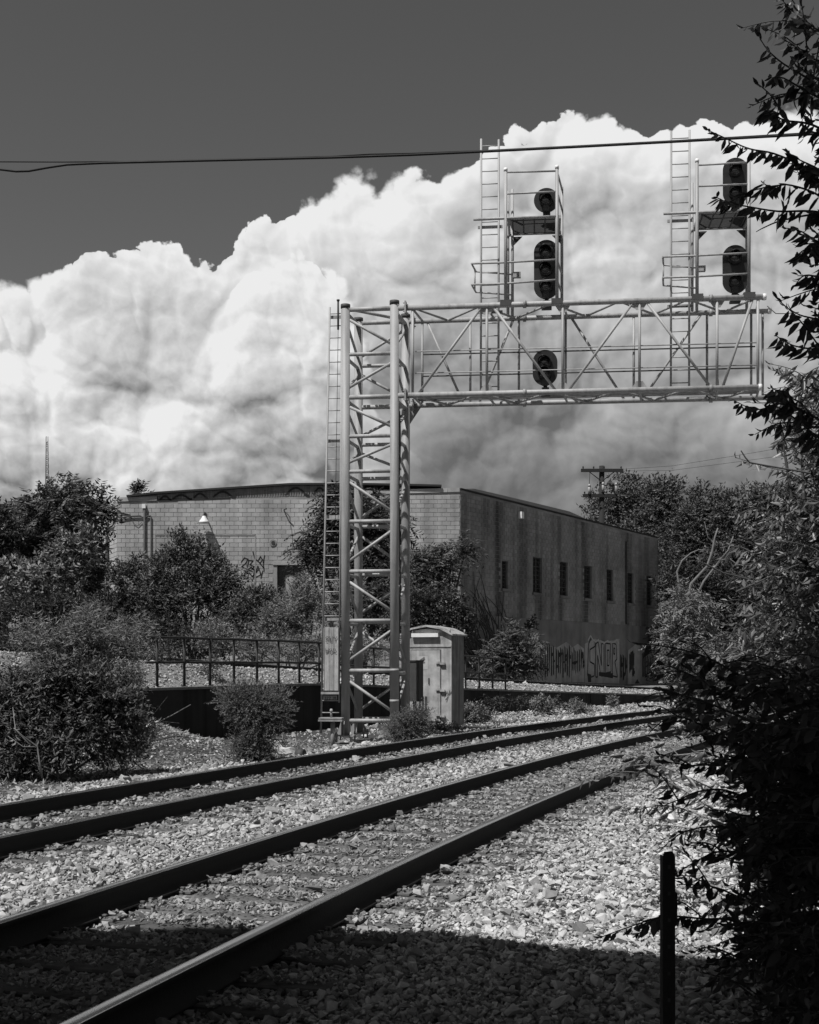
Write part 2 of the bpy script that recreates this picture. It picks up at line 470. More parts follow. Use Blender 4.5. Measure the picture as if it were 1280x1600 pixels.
# ================================================================== ground sheets
def sheet(name, es, ths, hf, material, rough=0.02):
    E_, T_ = np.meshgrid(es, ths, indexing='ij')
    t = np.radians(T_)
    X = CX - (R0 + E_) * np.cos(t); Y = CY + (R0 + E_) * np.sin(t)
    Z = hf(E_, T_)
    nz = np.array([mnoise.noise(Vector((x * 0.9, y * 0.9, 3.1))) + 0.5 * mnoise.noise(Vector((x * 2.3, y * 2.3, 7.7))) for x, y in zip(X.ravel(), Y.ravel())]).reshape(X.shape)
    Z = Z + rough * nz
    n, m = X.shape
    v = np.stack([X, Y, Z], -1).reshape(-1, 3)
    i, j = np.meshgrid(np.arange(n - 1), np.arange(m - 1), indexing='ij')
    a = (i * m + j).ravel()
    f = np.stack([a, a + 1, a + m + 1, a + m], -1)
    me = arrays_mesh(name, v, f, True, material)
    o = bpy.data.objects.new(name, me); COL.objects.link(o); o['kind'] = 'structure'
    return o
# darker earth of the verge lies over the bed left of the tracks
ths = np.concatenate([np.arange(-4, 14, 0.5), np.arange(14, 42, 0.12), np.arange(42, 75, 0.5)])
es_low = np.concatenate([np.arange(-60, -8, 2.0), np.arange(-8, 11.6, 0.25), [11.58]])
es_up = np.concatenate([[11.5], np.arange(11.6, 20, 0.3), np.arange(20, 40, 1.0), np.arange(40, 200, 6.0)])
sheet('track_bed', es_low, ths, h_low, M['ground'])
sheet('verge', np.arange(7.2, 11.45, 0.2), np.arange(17.0, 30.0, 0.12), lambda e, t: h_low(e, t) + 0.018 - 0.05 * sstep(7.5, 7.2, e) - 0.06 * sstep(28.5, 30, t), M['earth'])
sheet('embankment', es_up, ths, h_up, M['ground'], 0.03)
mb = MB()
NN = 64
mb.add([(0, 0, -0.6)] + [(3500 * math.cos(2 * math.pi * k / NN), 3500 * math.sin(2 * math.pi * k / NN), -0.6) for k in range(NN)],
       [(0, 1 + k, 1 + (k + 1) % NN) for k in range(NN)])
o = mb.build('ground', M['earth']); o['kind'] = 'structure'

# ================================================================== railway tracks
def rail_profile():
    # (across, up, is_head)
    return [(-0.076, 0.0), (0.076, 0.0), (0.076, 0.012), (0.02, 0.028), (0.010, 0.05), (0.010, 0.125), (0.032, 0.136), (0.037, 0.142),
            (0.037, 0.164), (0.030, 0.173), (0.016, 0.1755), (-0.016, 0.1755), (-0.030, 0.173), (-0.037, 0.164), (-0.037, 0.142), (-0.032, 0.136), (-0.010, 0.125),
            (-0.010, 0.05), (-0.02, 0.028), (-0.076, 0.012)]
def build_rail(parent, e, th0, th1, zf, step=0.2):
    prof = rail_profile(); n = len(prof)
    tl = np.arange(th0, th1 + 1e-6, step)
    v = []
    for th in tl:
        c = pol(e, th); t = math.radians(th); r = np.array([-math.cos(t), math.sin(t), 0])
        z = zf(th)
        for a, u in prof: v.append(c + r * a + np.array([0, 0, z + u]))
    fs = []; mi = []
    for i in range(len(tl) - 1):
        for k in range(n):
            fs.append((i * n + k, (i + 1) * n + k, (i + 1) * n + (k + 1) % n, i * n + (k + 1) % n))
            mi.append(1 if 8 <= k <= 12 else 0)
    org = ROOTLOC[parent]
    me = bpy.data.meshes.new('rail'); me.from_pydata((np.array(v) - org).tolist(), [], fs); me.update()
    me.materials.append(M['rail']); me.materials.append(M['rail_head'])
    me.polygons.foreach_set('material_index', np.array(mi, np.int32))
    me.polygons.foreach_set('use_smooth', np.ones(len(fs), bool))
    try: me.shade_auto_smooth(angle=math.radians(40))
    except Exception: pass
    o = bpy.data.objects.new('rail', me)
    return link(o, parent)

def sleeper_mesh(L, w, h):
    m = MB(); c = 0.012
    ring = [(-w / 2 + c, 0), (w / 2 - c, 0), (w / 2, -c), (w / 2, -h), (-w / 2, -h), (-w / 2, -c)]
    m.prism([(-L / 2, y, z) for y, z in ring], (L, 0, 0))
    return m.mesh('sleeper', M['sleeper'])
def plate_mesh():
    m = MB()
    m.box((0, 0, 0.007), (0.34, 0.19, 0.014))
    for sx in (-1, 1):
        for sy in (-0.06, 0.05):
            m.box((sx * 0.086, sy, 0.022), (0.018, 0.016, 0.022)); m.box((sx * 0.080, sy, 0.034), (0.034, 0.024, 0.009))
        m.box((sx * 0.14, 0.03 * sx, 0.02), (0.022, 0.022, 0.018))
    return m.mesh('tie_plate', M['plate'])
SL = sleeper_mesh(2.6, 0.225, 0.18); TP = plate_mesh()
TIE_STEP = math.degrees(0.5 / 154.5)
SLEEPERS = []
def build_track(label, e0, th0, th1, s0, s1, plates_to, zf, phase):
    loc = pol(e0 + 0.7525, 20.0, float(zf(20.0)))
    tr = thing('railroad_track', label, 'track', loc)
    build_rail(tr, e0, th0, th1, lambda th: float(zf(th)) + 0.0145); build_rail(tr, e0 + 1.505, th0, th1, lambda th: float(zf(th)) + 0.0145)
    th = s0 + phase
    while th < s1:
        jit = random.uniform(-0.012, 0.012)
        rz = math.pi / 2 + (math.radians(90 - th) - math.pi / 2) + random.uniform(-0.012, 0.012)
        # local x of a sleeper points along the radius
        t = math.radians(th); rzz = math.atan2(math.sin(t), -math.cos(t)) + random.uniform(-0.015, 0.015)
        p = pol(e0 + 0.7525 + random.uniform(-0.03, 0.03), th + jit, float(zf(th)) + random.uniform(-0.008, 0.0))
        so = place('sleeper', SL, tr, p, rzz)
        if plates_to and th < plates_to:
            for k, e in enumerate((e0, e0 + 1.505)):
                c = pol(e, th + jit, float(zf(th)) + 0.0005)
                d = c - p; ca, sa = math.cos(-rzz), math.sin(-rzz)
                po = bpy.data.objects.new('tie_plate', TP); COL.objects.link(po); po.parent = so
                po.location = (d[0] * ca - d[1] * sa, d[0] * sa + d[1] * ca, d[2])
        SLEEPERS.append((e0, th + jit))
        th += TIE_STEP
build_track('near curving railroad track with polished rails running past the fence post', 0.0, 6, 62, 14.5, 40, 30, lambda th: 0.0 * th, 0.0)
build_track('curving railroad track between the near track and the signal gantry', 3.651, 6, 62, 15.5, 40, 32, lambda th: 0.0 * th, 0.07)
build_track('raised railroad track on the gravel bank behind the dark retaining wall', 14.0, 6, 62, 20, 42, 0, lambda th: z_rail(th) - 0.19, 0.03)

# ================================================================== ballast stones (gravel nobody could count)
def stone_objects(n=8):
    col = bpy.data.collections.new('stone_shapes')
    for k in range(n):
        r = np.random.default_rng(100 + k)
        # convex cut stone: box corners pulled about, some corners chopped
        import bmesh
        bm = bmesh.new()
        pts = r.normal(size=(11, 3)); pts = unit(pts) * r.uniform(0.75, 1.0, (11, 1)) * np.array([1.0, r.uniform(0.6, 0.9), r.uniform(0.42, 0.7)])
        for p in pts: bm.verts.new(p * 0.5)
        bmesh.ops.convex_hull(bm, input=bm.verts)
        bmesh.ops.delete(bm, geom=[v for v in bm.verts if not v.link_faces], context='VERTS')
        me = bpy.data.meshes.new('stone'); bm.to_mesh(me); bm.free(); me.materials.append(M['stone'])
        o = bpy.data.objects.new('stone_shape', me); col.objects.link(o)
    return col
STONES = stone_objects()
gn = bpy.data.node_groups.new('scatter_stones', 'GeometryNodeTree')
gn.interface.new_socket('Geometry', in_out='INPUT', socket_type='NodeSocketGeometry')
gn.interface.new_socket('Geometry', in_out='OUTPUT', socket_type='NodeSocketGeometry')
a = gn.nodes.new('NodeGroupInput'); b = gn.nodes.new('NodeGroupOutput')
ip = gn.nodes.new('GeometryNodeInstanceOnPoints'); ci = gn.nodes.new('GeometryNodeCollectionInfo')
ci.inputs['Collection'].default_value = STONES; ci.inputs['Separate Children'].default_value = True; ci.inputs['Reset Children'].default_value = True
ip.inputs['Pick Instance'].default_value = True
def named(nm, dt):
    q = gn.nodes.new('GeometryNodeInputNamedAttribute'); q.data_type = dt; q.inputs['Name'].default_value = nm; return q.outputs['Attribute']
mp = gn.nodes.new('GeometryNodeMeshToPoints')
gn.links.new(a.outputs[0], mp.inputs['Mesh']); gn.links.new(mp.outputs[0], ip.inputs['Points'])
gn.links.new(ci.outputs[0], ip.inputs['Instance']); gn.links.new(named('kind_index', 'INT'), ip.inputs['Instance Index'])
gn.links.new(named('turn', 'FLOAT_VECTOR'), ip.inputs['Rotation']); gn.links.new(named('size', 'FLOAT_VECTOR'), ip.inputs['Scale'])
gn.links.new(ip.outputs[0], b.inputs[0])

def scatter(name, pts, sizes, label, cat):
    n = len(pts)
    me = bpy.data.meshes.new(name); me.vertices.add(n); me.vertices.foreach_set('co', np.asarray(pts, np.float32).ravel())
    at = me.attributes.new('kind_index', 'INT', 'POINT'); at.data.foreach_set('value', rng.integers(0, 8, n).astype(np.int32))
    at = me.attributes.new('turn', 'FLOAT_VECTOR', 'POINT')
    rot = np.stack([rng.normal(0, 0.45, n), rng.normal(0, 0.45, n), rng.uniform(0, 6.283, n)], -1); at.data.foreach_set('vector', rot.astype(np.float32).ravel())
    at = me.attributes.new('size', 'FLOAT_VECTOR', 'POINT'); at.data.foreach_set('vector', np.repeat(np.asarray(sizes, np.float32)[:, None], 3, 1).ravel())
    me.materials.append(M['stone'])
    o = bpy.data.objects.new(name, me); COL.objects.link(o); o['kind'] = 'stuff'; o['label'] = label; o['category'] = cat
    md = o.modifiers.new('scatter', 'NODES'); md.node_group = gn
    return o

def sample_ground(y0, y1, dens, slack=1.6):
    """points on the part of the ground the lens (and a step to the side) can see"""
    n = int((y1 - y0) * (0.674 * (y0 + y1) / 2 + 2 * slack) * dens)
    Y = rng.uniform(y0, y1, n); X = rng.uniform(-1, 1, n) * (0.337 * Y + slack)
    return X, Y
SL_E = {0.0: np.array([t for e, t in SLEEPERS if e == 0.0]), 3.651: np.array([t for e, t in SLEEPERS if e == 3.651])}
def filter_track(X, Y, keep_on_tie=0.62):
    e, th = inv(X, Y)
    ok = np.ones(len(X), bool)
    for r in E_RAILS: ok &= np.abs(e - r) > 0.065
    tie = np.zeros(len(X), bool)
    for e0, arr in SL_E.items():
        ins = (e > e0 - 0.55) & (e < e0 + 2.05)
        k = np.clip(np.searchsorted(arr, th), 1, len(arr) - 1)
        d = np.minimum(np.abs(th - arr[k]), np.abs(th - arr[k - 1])) * math.radians(1) * (R0 + e)
        tie |= ins & (d < 0.115)
    return e, th, ok & (~tie | (rng.random(len(X)) < keep_on_tie)), tie
allp = []; alls = []
for y0, y1, dens, sz in ((4.2, 8, 1700, 0.042), (8, 12, 1250, 0.045), (12, 18, 720, 0.053), (18, 26, 330, 0.070), (26, 60, 130, 0.085)):
    X, Y = sample_ground(y0, y1, dens)
    e, th, ok, tie = filter_track(X, Y)
    ok &= (e < 11.2) & (e > -9)
    thin = sstep(6.6, 7.8, e) * np.where(th < 29, 0.90, 0.4)
    ok &= rng.random(len(X)) > thin
    X, Y, e, th, tie = X[ok], Y[ok], e[ok], th[ok], tie[ok]
    s = sz * np.exp(rng.normal(0, 0.40, len(X))) * np.where(tie, 0.75, 1.0)
    inner = ((e > -0.5) & (e < 2.0)) | ((e > 3.15) & (e < 5.65))
    Z = h_low(e, th) + np.where(tie, 0.045, 0.0) + s * rng.uniform(-0.1, 0.30, len(X)) + np.where(inner, 0.008, 0.020)
    allp.append(np.stack([X, Y, Z], -1)); alls.append(s)
scatter('ballast_gravel', np.concatenate(allp), np.concatenate(alls), 'pale crushed stone ballast spread around and between the tracks', 'gravel')
allp = []; alls = []
for y0, y1, dens, sz in ((20, 34, 150, 0.075), (34, 60, 60, 0.10)):
    X, Y = sample_ground(y0, y1, dens)
    e, th = inv(X, Y)
    ok = (e > 11.6) & (e < 17.5); ok |= (e > 9.4) & (e <= 11.6) & (th < 24.0)
    for r in (14.0, 15.505): ok &= np.abs(e - r) > 0.07
    X, Y, e, th = X[ok], Y[ok], e[ok], th[ok]
    s = sz * np.exp(rng.normal(0, 0.3, len(X)))
    allp.append(np.stack([X, Y, ground_z(X, Y) + s * rng.uniform(0.0, 0.35, len(X))], -1)); alls.append(s)
scatter('embankment_gravel', np.concatenate(allp), np.concatenate(alls), 'pale gravel on the raised bank behind the dark railing', 'gravel')

# ================================================================== retaining wall
rw = thing('retaining_wall', 'long dark stained retaining wall below the raised track', 'wall', pol(11.45, 30, -0.2))
def ring_strip(mb, e0, e1, ths, z0, z1):
    for i in range(len(ths) - 1):
        a, b = ths[i], ths[i + 1]
        mb.hexa([pol(e1, a, z0(a)), pol(e0, a, z0(a)), pol(e0, b, z0(b)), pol(e1, b, z0(b)), pol(e1, a, z1(a)), pol(e0, a, z1(a)), pol(e0, b, z1(b)), pol(e1, b, z1(b))])
wt_ = np.arange(23.55, 44, 0.35)
for i in range(0, len(wt_) - 4, 4):     # cast sections with open joints
    mb = MB(); seg = wt_[i:i + 5].copy(); seg[-1] -= 0.008
    off = random.uniform(-0.012, 0.012)
    ring_strip(mb, 11.33 + off, 11.56, seg, lambda t: -0.5, lambda t: float(z_cap(t)) - 0.07)
    mb.build('wall_section', M['retain'], rw)
mb = MB(); ring_strip(mb, 11.29, 11.60, wt_[:-3], lambda t: float(z_cap(t)) - 0.068, lambda t: float(z_cap(t)) - 0.01)
mb.build('coping', M['cap'], rw)
mb = MB()     # drips and seams where rust has run down
rw_seed = random.Random(4)

# ================================================================== railing on the wall
x0, y0_, t0 = on_ring(245.8, 11.72)
gr = thing('guard_railing', 'low black pipe railing along the top of the retaining wall', 'railing', pol(11.72, t0, float(z_cap(t0)) - 0.1))
tA = on_ring(228, 11.72)[2]; tB = on_ring(800, 11.72)[2]
def z_top(t): return float(z_cap(t)) + 1.10
tl = np.linspace(tA, tB, 30)
for nm, dz in (('top_rail', 0.0), ('middle_rail', -0.56)):
    mb = MB(); mb.tube([pol(11.72, t, z_top(t) + dz + 0.006 * math.sin(9 * t)) for t in tl], 0.030, 8); mb.build(nm, M['rust_rail'], gr)
stp = (on_ring(499, 11.72)[2] - t0) / 7.0
k = 0
while t0 + k * stp < tB:
    t = t0 + k * stp; mb = MB()
    lean = random.uniform(-0.015, 0.015)
    mb.tube([pol(11.72, t, float(z_cap(t)) - 0.15), pol(11.72 + lean, t, z_top(t) - 0.01)], 0.032, 8)
    mb.box(pol(11.72, t, float(z_cap(t)) - 0.0), (0.13, 0.13, 0.02), 0.5)
    mb.build('post', M['rust_rail'], gr); k += 1

# ================================================================== road overpass behind and above the camera: its shadow lies over the foreground
SH = 8.1
sx, sy = -SUN.x / SUN.z * SH, -SUN.y / SUN.z * SH      # where a point at height SH throws its shadow
edge_g = [(-34, 7.75), (-1.2, 7.60), (0.15, 7.52), (0.55, 7.30), (0.95, 7.06), (1.6, 7.0), (34, 6.6)]
front = [(x - sx, y - sy) for x, y in edge_g]
br = thing('road_overpass', 'concrete road overpass crossing above the tracks behind the photographer', 'overpass', (0, -6, 0))
mb = MB(); poly = [(x, y, 6.75) for x, y in front] + [(34, -16, 6.75), (-36, -16, 6.75)]
mb.prism(poly, (0, 0, 0.75)); mb.build('deck', M['bridge'], br)
mb = MB()
for (xa, ya), (xb, yb) in zip(front[:-1], front[1:]):
    d = unit(np.array([xb - xa, yb - ya, 0])); n = np.array([d[1], -d[0], 0]) * 0.3
    a, b = np.array([xa, ya, 7.503]), np.array([xb, yb, 7.503])
    mb.hexa([a, b, b + n, a + n] + [p + np.array([0, 0, SH - 7.503]) for p in (a, b, b + n, a + n)])
mb.build('parapet', M['bridge'], br)
for y in (1.5, -4.0, -9.5, -14.5):
    mb = MB(); mb.box((-1, y, 6.20), (70, 0.5, 1.08)); mb.build('girder', M['bridge'], br)
for x in (-31, 30):
    mb = MB(); mb.box((x, -7, 2.75), (3.0, 17, 5.8)); mb.build('abutment', M['bridge'], br)

# ================================================================== cantilever signal gantry
GY = 26.5
GA = math.radians(-6.0)                        # the arm comes slightly towards the camera
AX = np.array([math.cos(GA), math.sin(GA), 0]); NX = np.array([-math.sin(GA), math.cos(GA), 0]); BX = unit(np.array([0.225, 0.974, 0.0])); UP = np.array([0, 0, 1.0])
G0 = W(540, 1155, GY); G0[2] = 0.0             # foot of the front left leg
def on_plane(px, py, off):
    """photo pixel -> point on the vertical plane of the gantry, off metres behind its front face"""
    k = (px - 640.0) / F
    n = NX; o = G0 + BX * off
    Y = np.dot(o, n) / (k * n[0] + n[1])
    return np.array([k * Y, Y, HC - (py - HY) * Y / F])
def gz(py): return HC - (py - HY) * GY / F
LEG_D = 1.06
gt = thing('signal_gantry', 'tall galvanised lattice signal gantry with an arm reaching out over the tracks', 'gantry', (G0[0] + 0.5, G0[1] + 0.5, -0.1))
SP, SLG, SDK = M['steel_pale'], M['steel_leg'], M['steel_dark']
def part(nm, mb, m=SP, parent=None): return mb.build(nm, m, parent or gt)
def leg_xy(i, j):      # i: 0 left 1 right, j: 0 front 1 rear
    base = on_plane(540 if i == 0 else 616.5, 900, 0.0)
    p = base + BX * LEG_D * j; return np.array([p[0], p[1], 0.0])
LEGS = {(i, j): leg_xy(i, j) for i in (0, 1) for j in (0, 1)}
def at(i, j, z): return LEGS[(i, j)] + UP * z
for (i, j), p in LEGS.items():
    top = gz(477 if i == 0 else 473.5)
    mb = MB(); mb.tube([p + UP * 0.10, p + UP * top], 0.097, 16)
    lg = part('leg', mb, SLG)
    mb = MB(); mb.tube([p + UP * (top - 0.07), p + UP * (top + 0.015)], 0.106, 16); part('leg_cap', mb, M['steel_dark'], lg)
    mb = MB(); mb.box(p + UP * 0.085, (0.42, 0.42, 0.03), GA)
    for sxx in (-1, 1):
        for syy in (-1, 1):
            q = p + AX * sxx * 0.16 + BX * syy * 0.16
            mb.tube([q + UP * -0.03, q + UP * 0.17], 0.018, 6)
            mb.tube([q + UP * 0.101, q + UP * 0.13], 0.034, 6)
    for dv in (AX, -AX, BX, -BX):
        s_ = np.cross(dv, UP) * 0.008
        a_ = p + dv * 0.09 + UP * 0.101; b_ = p + dv * 0.19 + UP * 0.101; c_ = p + dv * 0.09 + UP * 0.42
        mb.prism([a_ - s_, b_ - s_, c_ - s_], 2 * s_)
    part('base_plate', mb, SLG, lg)
# concrete footing
mb = MB(); c = sum(LEGS.values()) / 4
mb.box(c + UP * -0.16, (1.75, 1.75, 0.14), GA); part('footing', mb, M['ground'])

HLV = [gz(y) for y in (484, 554, 621, 682, 737, 815, 893, 970, 1048, 1126)]
for n_, z in enumerate(HLV):
    r = 0.043 if n_ not in (0, 2) else 0.052
    for j in (0, 1):
        mb = MB(); mb.tube([at(0, j, z), at(1, j, z)], r, 10); part('cross_tube', mb)
    for i in (0, 1):
        mb = MB(); mb.tube([at(i, 0, z - 0.06), at(i, 1, z - 0.06)], r * 0.9, 10); part('cross_tube', mb)
for n_ in range(len(HLV) - 1):
    za, zb = HLV[n_] - 0.17, HLV[n_ + 1] + 0.17
    for j in (0, 1):
        d = (n_ + j) % 2
        mb = MB(); mb.tube([at(d, j, za), at(1 - d, j, zb)], 0.033, 8); part('brace', mb)
    for i in (0, 1):
        d = (n_ + i) % 2
        mb = MB(); mb.tube([at(i, d, za - 0.03), at(i, 1 - d, zb - 0.03)], 0.031, 8); part('brace', mb)
mb = MB(); mb.tube([at(0, 0, HLV[0] + 0.03), at(1, 1, HLV[0] + 0.03)], 0.035, 8); part('brace', mb)

# --- arm
def F0(px, py): return on_plane(px, py, 0.0)
def F1(px, py): return on_plane(px, py, LEG_D)
zt, zb = gz(484), gz(620)
def chord(x0, x1, z, off, r):
    a = on_plane(x0, 500, off); b = on_plane(x1, 500, off); a[2] = b[2] = z
    mb = MB(); mb.tube([a, b], r, 12); o_ = part('chord', mb, SP)
    mb = MB(); d = unit(b - a); mb.tube([b - d * 0.04, b + d * 0.03], r + 0.012, 12); part('end_cap', mb, M['white'], o_)
    return a, b
chord(616.5, 1195, zt, 0.0, 0.060); chord(616.5, 1188, zb, 0.0, 0.060)
chord(634, 1203, zt, LEG_D, 0.055); chord(634, 1200, zb, LEG_D, 0.055)
def atz(px, off, z):
    p = on_plane(px, 500, off); p[2] = z; return p
for px in (645, 761, 879.5, 999.5, 1120.7, 1184.5):
    mb = MB(); mb.tube([atz(px, 0.0, zb), atz(px, 0.0, zt)], 0.030, 8); part('arm_post', mb)
for px in (660, 735, 811, 884, 990.5, 1105, 1174, 1192):
    mb = MB(); mb.tube([atz(px, LEG_D, zb), atz(px, LEG_D, zt)], 0.028, 8); part('arm_post', mb)
for (xa, ta), (xb, tb) in (((652, 0), (754, 1)), ((769, 1), (870, 0)), ((887, 0), (991, 1)), ((1009, 1), (1112, 0)), ((1129, 0), (1177, 1))):
    mb = MB(); mb.tube([atz(xa, 0.0, (zb, zt)[ta]), atz(xb, 0.0, (zb, zt)[tb])], 0.030, 8); part('arm_brace', mb)
for (xa, ta), (xb, tb) in (((667, 1), (725, 0)), ((803, 1), (748, 0)), ((892, 1), (977, 0)), ((1097, 1), (1003, 0))):
    mb = MB(); mb.tube([atz(xa, LEG_D, (zb, zt)[ta]), atz(xb, LEG_D, (zb, zt)[tb])], 0.028, 8); part('arm_brace', mb)
for z in (zt, zb):
    xs = [645, 700, 752, 806, 862, 915, 968, 1022, 1076, 1130, 1184]
    for k in range(len(xs) - 1):
        a_, b_ = ((0.0, LEG_D) if k % 2 == 0 else (LEG_D, 0.0))
        mb = MB(); mb.tube([atz(xs[k], a_, z), atz(xs[k + 1], b_, z)], 0.026, 8); part('arm_brace', mb)
    for px in (645, 761, 879.5, 999.5, 1120.7, 1186):
        mb = MB(); mb.tube([atz(px, 0.0, z - 0.02), atz(px, 0, z - 0.02) + BX * LEG_D], 0.026, 8); part('arm_brace', mb)
for px in (761, 879.5, 999.5, 1120.7):
    for z, sg in ((zt, -1), (zb, 1)):
        q = atz(px, 0.0, z)
        mb = MB(); mb.prism([q + AX * -0.16 + UP * sg * 0.05, q + AX * 0.16 + UP * sg * 0.05, q + AX * 0.07 + UP * sg * 0.19, q + AX * -0.07 + UP * sg * 0.19], NX * 0.012); part('gusset', mb, SLG)
for px in (820, 1111):
    for z in (zt, zb):
        for off in (0.0, LEG_D):
            q = atz(px, off, z); mb = MB(); mb.tube([q - AX * 0.035, q + AX * 0.035], 0.082, 12); part('splice_collar', mb, SLG)
mb = MB(); mb.tube([atz(x, 0.55, zb + 0.10 + 0.015 * math.sin(x * 0.11)) for x in range(640, 1180, 18)], 0.022, 6); mb.tube([atz(x, 0.62, zb + 0.10 + 0.015 * math.sin(x * 0.13 + 1)) for x in range(640, 1160, 18)], 0.018, 6); part('cable_run', mb, M['steel_dark'])
# walkway grating between the bottom chords and its hand wires
mb = MB(); a_ = atz(648, 0.30, zb + 0.03); b_ = atz(1186, 0.30, zb + 0.03)
for k in range(9):
    o_ = BX * (k * 0.055); mb.tube([a_ + o_, b_ + o_], 0.010, 5)
part('walkway_grating', mb, SLG)
for py, pr in ((548, 534), (582, 569)):
    mb = MB(); mb.tube([F0(648, py) + BX * 0.07, F0(1183, pr) + BX * 0.07], 0.013, 6); part('hand_wire', mb, SP)
for py, pr in ((555, 542.5), (589, 576)):
    mb = MB(); mb.tube([F1(662, py) - BX * 0.06, F1(1180, pr) - BX * 0.06], 0.016, 6); part('hand_wire', mb, M['steel_dark'])
# clamps joining arm and tower, number plate, conduit
for z in (zt, zb):
    for off in (0.0, LEG_D):
        p = atz(634 if off == 0 else 646, off, z)
        mb = MB(); mb.box(p, (0.035, 0.22, 0.26), GA)
        for q in (-1, 1):
            for q2 in (-1, 1):
                mb.tube([p + UP * 0.09 * q - AX * 0.04 + BX * 0.075 * q2, p + UP * 0.09 * q + AX * 0.04 + BX * 0.075 * q2], 0.014, 6)
        part('clamp', mb, SLG)
p = at(1, 1, gz(600)) + AX * 0.02 - BX * 0.105
mb = MB(); mb.tube([p, p - BX * 0.012], 0.07, 14); part('number_plate', mb, SLG)
mb = MB(); mb.prism([at(1, 1, zb - 0.05) + AX * 0.09, at(1, 1, zb - 0.05) + AX * 0.34, at(1, 1, zb - 0.42) + AX * 0.09], BX * 0.02); part('gusset', mb, SLG)
mb = MB()
c0 = at(1, 0, 0) + BX * 0.28 + AX * 0.02
mb.tube([c0 + UP * z + AX * 0.02 * math.sin(z * 3) for z in np.linspace(0.2, 8.3, 40)], 0.022, 6)
mb.tube([c0 + BX * 0.08 + UP * z + AX * 0.02 * math.sin(z * 2 + 1) for z in np.linspace(0.2, 7.2, 40)], 0.018, 6)
part('conduit', mb, M['steel_dark'])
# stickers / patches and a strap on the front right leg
for y in (1047, 1095):
    z = gz(y); mb = MB(); mb.tube([at(1, 0, z - 0.03), at(1, 0, z + 0.03)], 0.104, 16); part('strap', mb, SLG)

# --- climbing ladder up the left side of the tower
LTOP = [on_plane(515.5, 480, -0.02), on_plane(534, 480, -0.02)]
LBOT = [on_plane(501.5, 1146, -0.02), on_plane(530, 1098, -0.02)]
ld = MB()
ld.tube([LBOT[0], LTOP[0]], 0.022, 8)
lo = part('ladder', ld, SP)
mb = MB(); mb.tube([LBOT[1], LTOP[1] - UP * 0.0], 0.018, 8); part('side_rail', mb, SP, lo)
nr = 34
for k in range(nr):
    z = gz(490 + k * 18.9)
    f0 = (z - LBOT[0][2]) / (LTOP[0][2] - LBOT[0][2]); f1 = (z - LBOT[1][2]) / (LTOP[1][2] - LBOT[1][2])
    a_ = LBOT[0] + (LTOP[0] - LBOT[0]) * f0; b_ = LBOT[1] + (LTOP[1] - LBOT[1]) * max(f1, 0)
    a_[2] = b_[2] = z
    mb = MB(); mb.tube([a_, b_], 0.012, 6); part('rung', mb, SP, lo)
for y in (494, 688, 807, 968):
    z = gz(y); f0 = (z - LBOT[0][2]) / (LTOP[0][2] - LBOT[0][2]); a_ = LBOT[0] + (LTOP[0] - LBOT[0]) * f0; a_[2] = z
    mb = MB(); mb.box((a_ + at(0, 0, z)) / 2 + BX * 0.06, (np.linalg.norm(at(0, 0, z) - a_), 0.02, 0.07), GA); part('bracket', mb, SP, lo)
# lockable climbing guard with scrawls
g0 = on_plane(506, 981, -0.06); g1 = on_plane(529.5, 1079, -0.06)
mb = MB(); w_ = g1[0] - g0[0]
mb.box((g0 + g1) / 2, (w_, 0.04, g0[2] - g1[2]), GA)
for q in (-0.5, -0.17, 0.17, 0.5):
    mb.box((g0 + g1) / 2 + AX * q * (w_ - 0.02) - BX * 0.022, (0.014, 0.02, g0[2] - g1[2]), GA)
gp = part('climbing_guard', mb, M['panel'], lo)
mb = MB(); mb.box(on_plane(516, 1083, -0.09), (0.40, 0.07, 0.05), GA); part('guard_shelf', mb, SP, lo)
mb = MB(); mb.box(on_plane(516, 1090, -0.06), (0.30, 0.012, 0.085), GA); pl = part('label_plate', mb, M['panel'], lo)
def strokes(name, lines, org, ux, uz, sc_, width, nrm, material, parent, lift=0.004):
    """flat paint strokes: polylines in the (ux, uz) plane, each point pair a thin ribbon"""
    m_ = MB(); nrm = up3(nrm)
    for ln in lines:
        pts_ = [up3(org) + up3(ux) * p_[0] * sc_ + up3(uz) * p_[1] * sc_ + nrm * lift for p_ in ln]
        for a_, b_ in zip(pts_[:-1], pts_[1:]):
            d_ = unit(b_ - a_); s_ = np.cross(nrm, d_) * width / 2
            a2, b2 = a_ - d_ * width * 0.3, b_ + d_ * width * 0.3
            m_.add([a2 - s_, b2 - s_, b2 + s_, a2 + s_], [(0, 1, 2, 3)])
    return m_.build(name, material, parent)
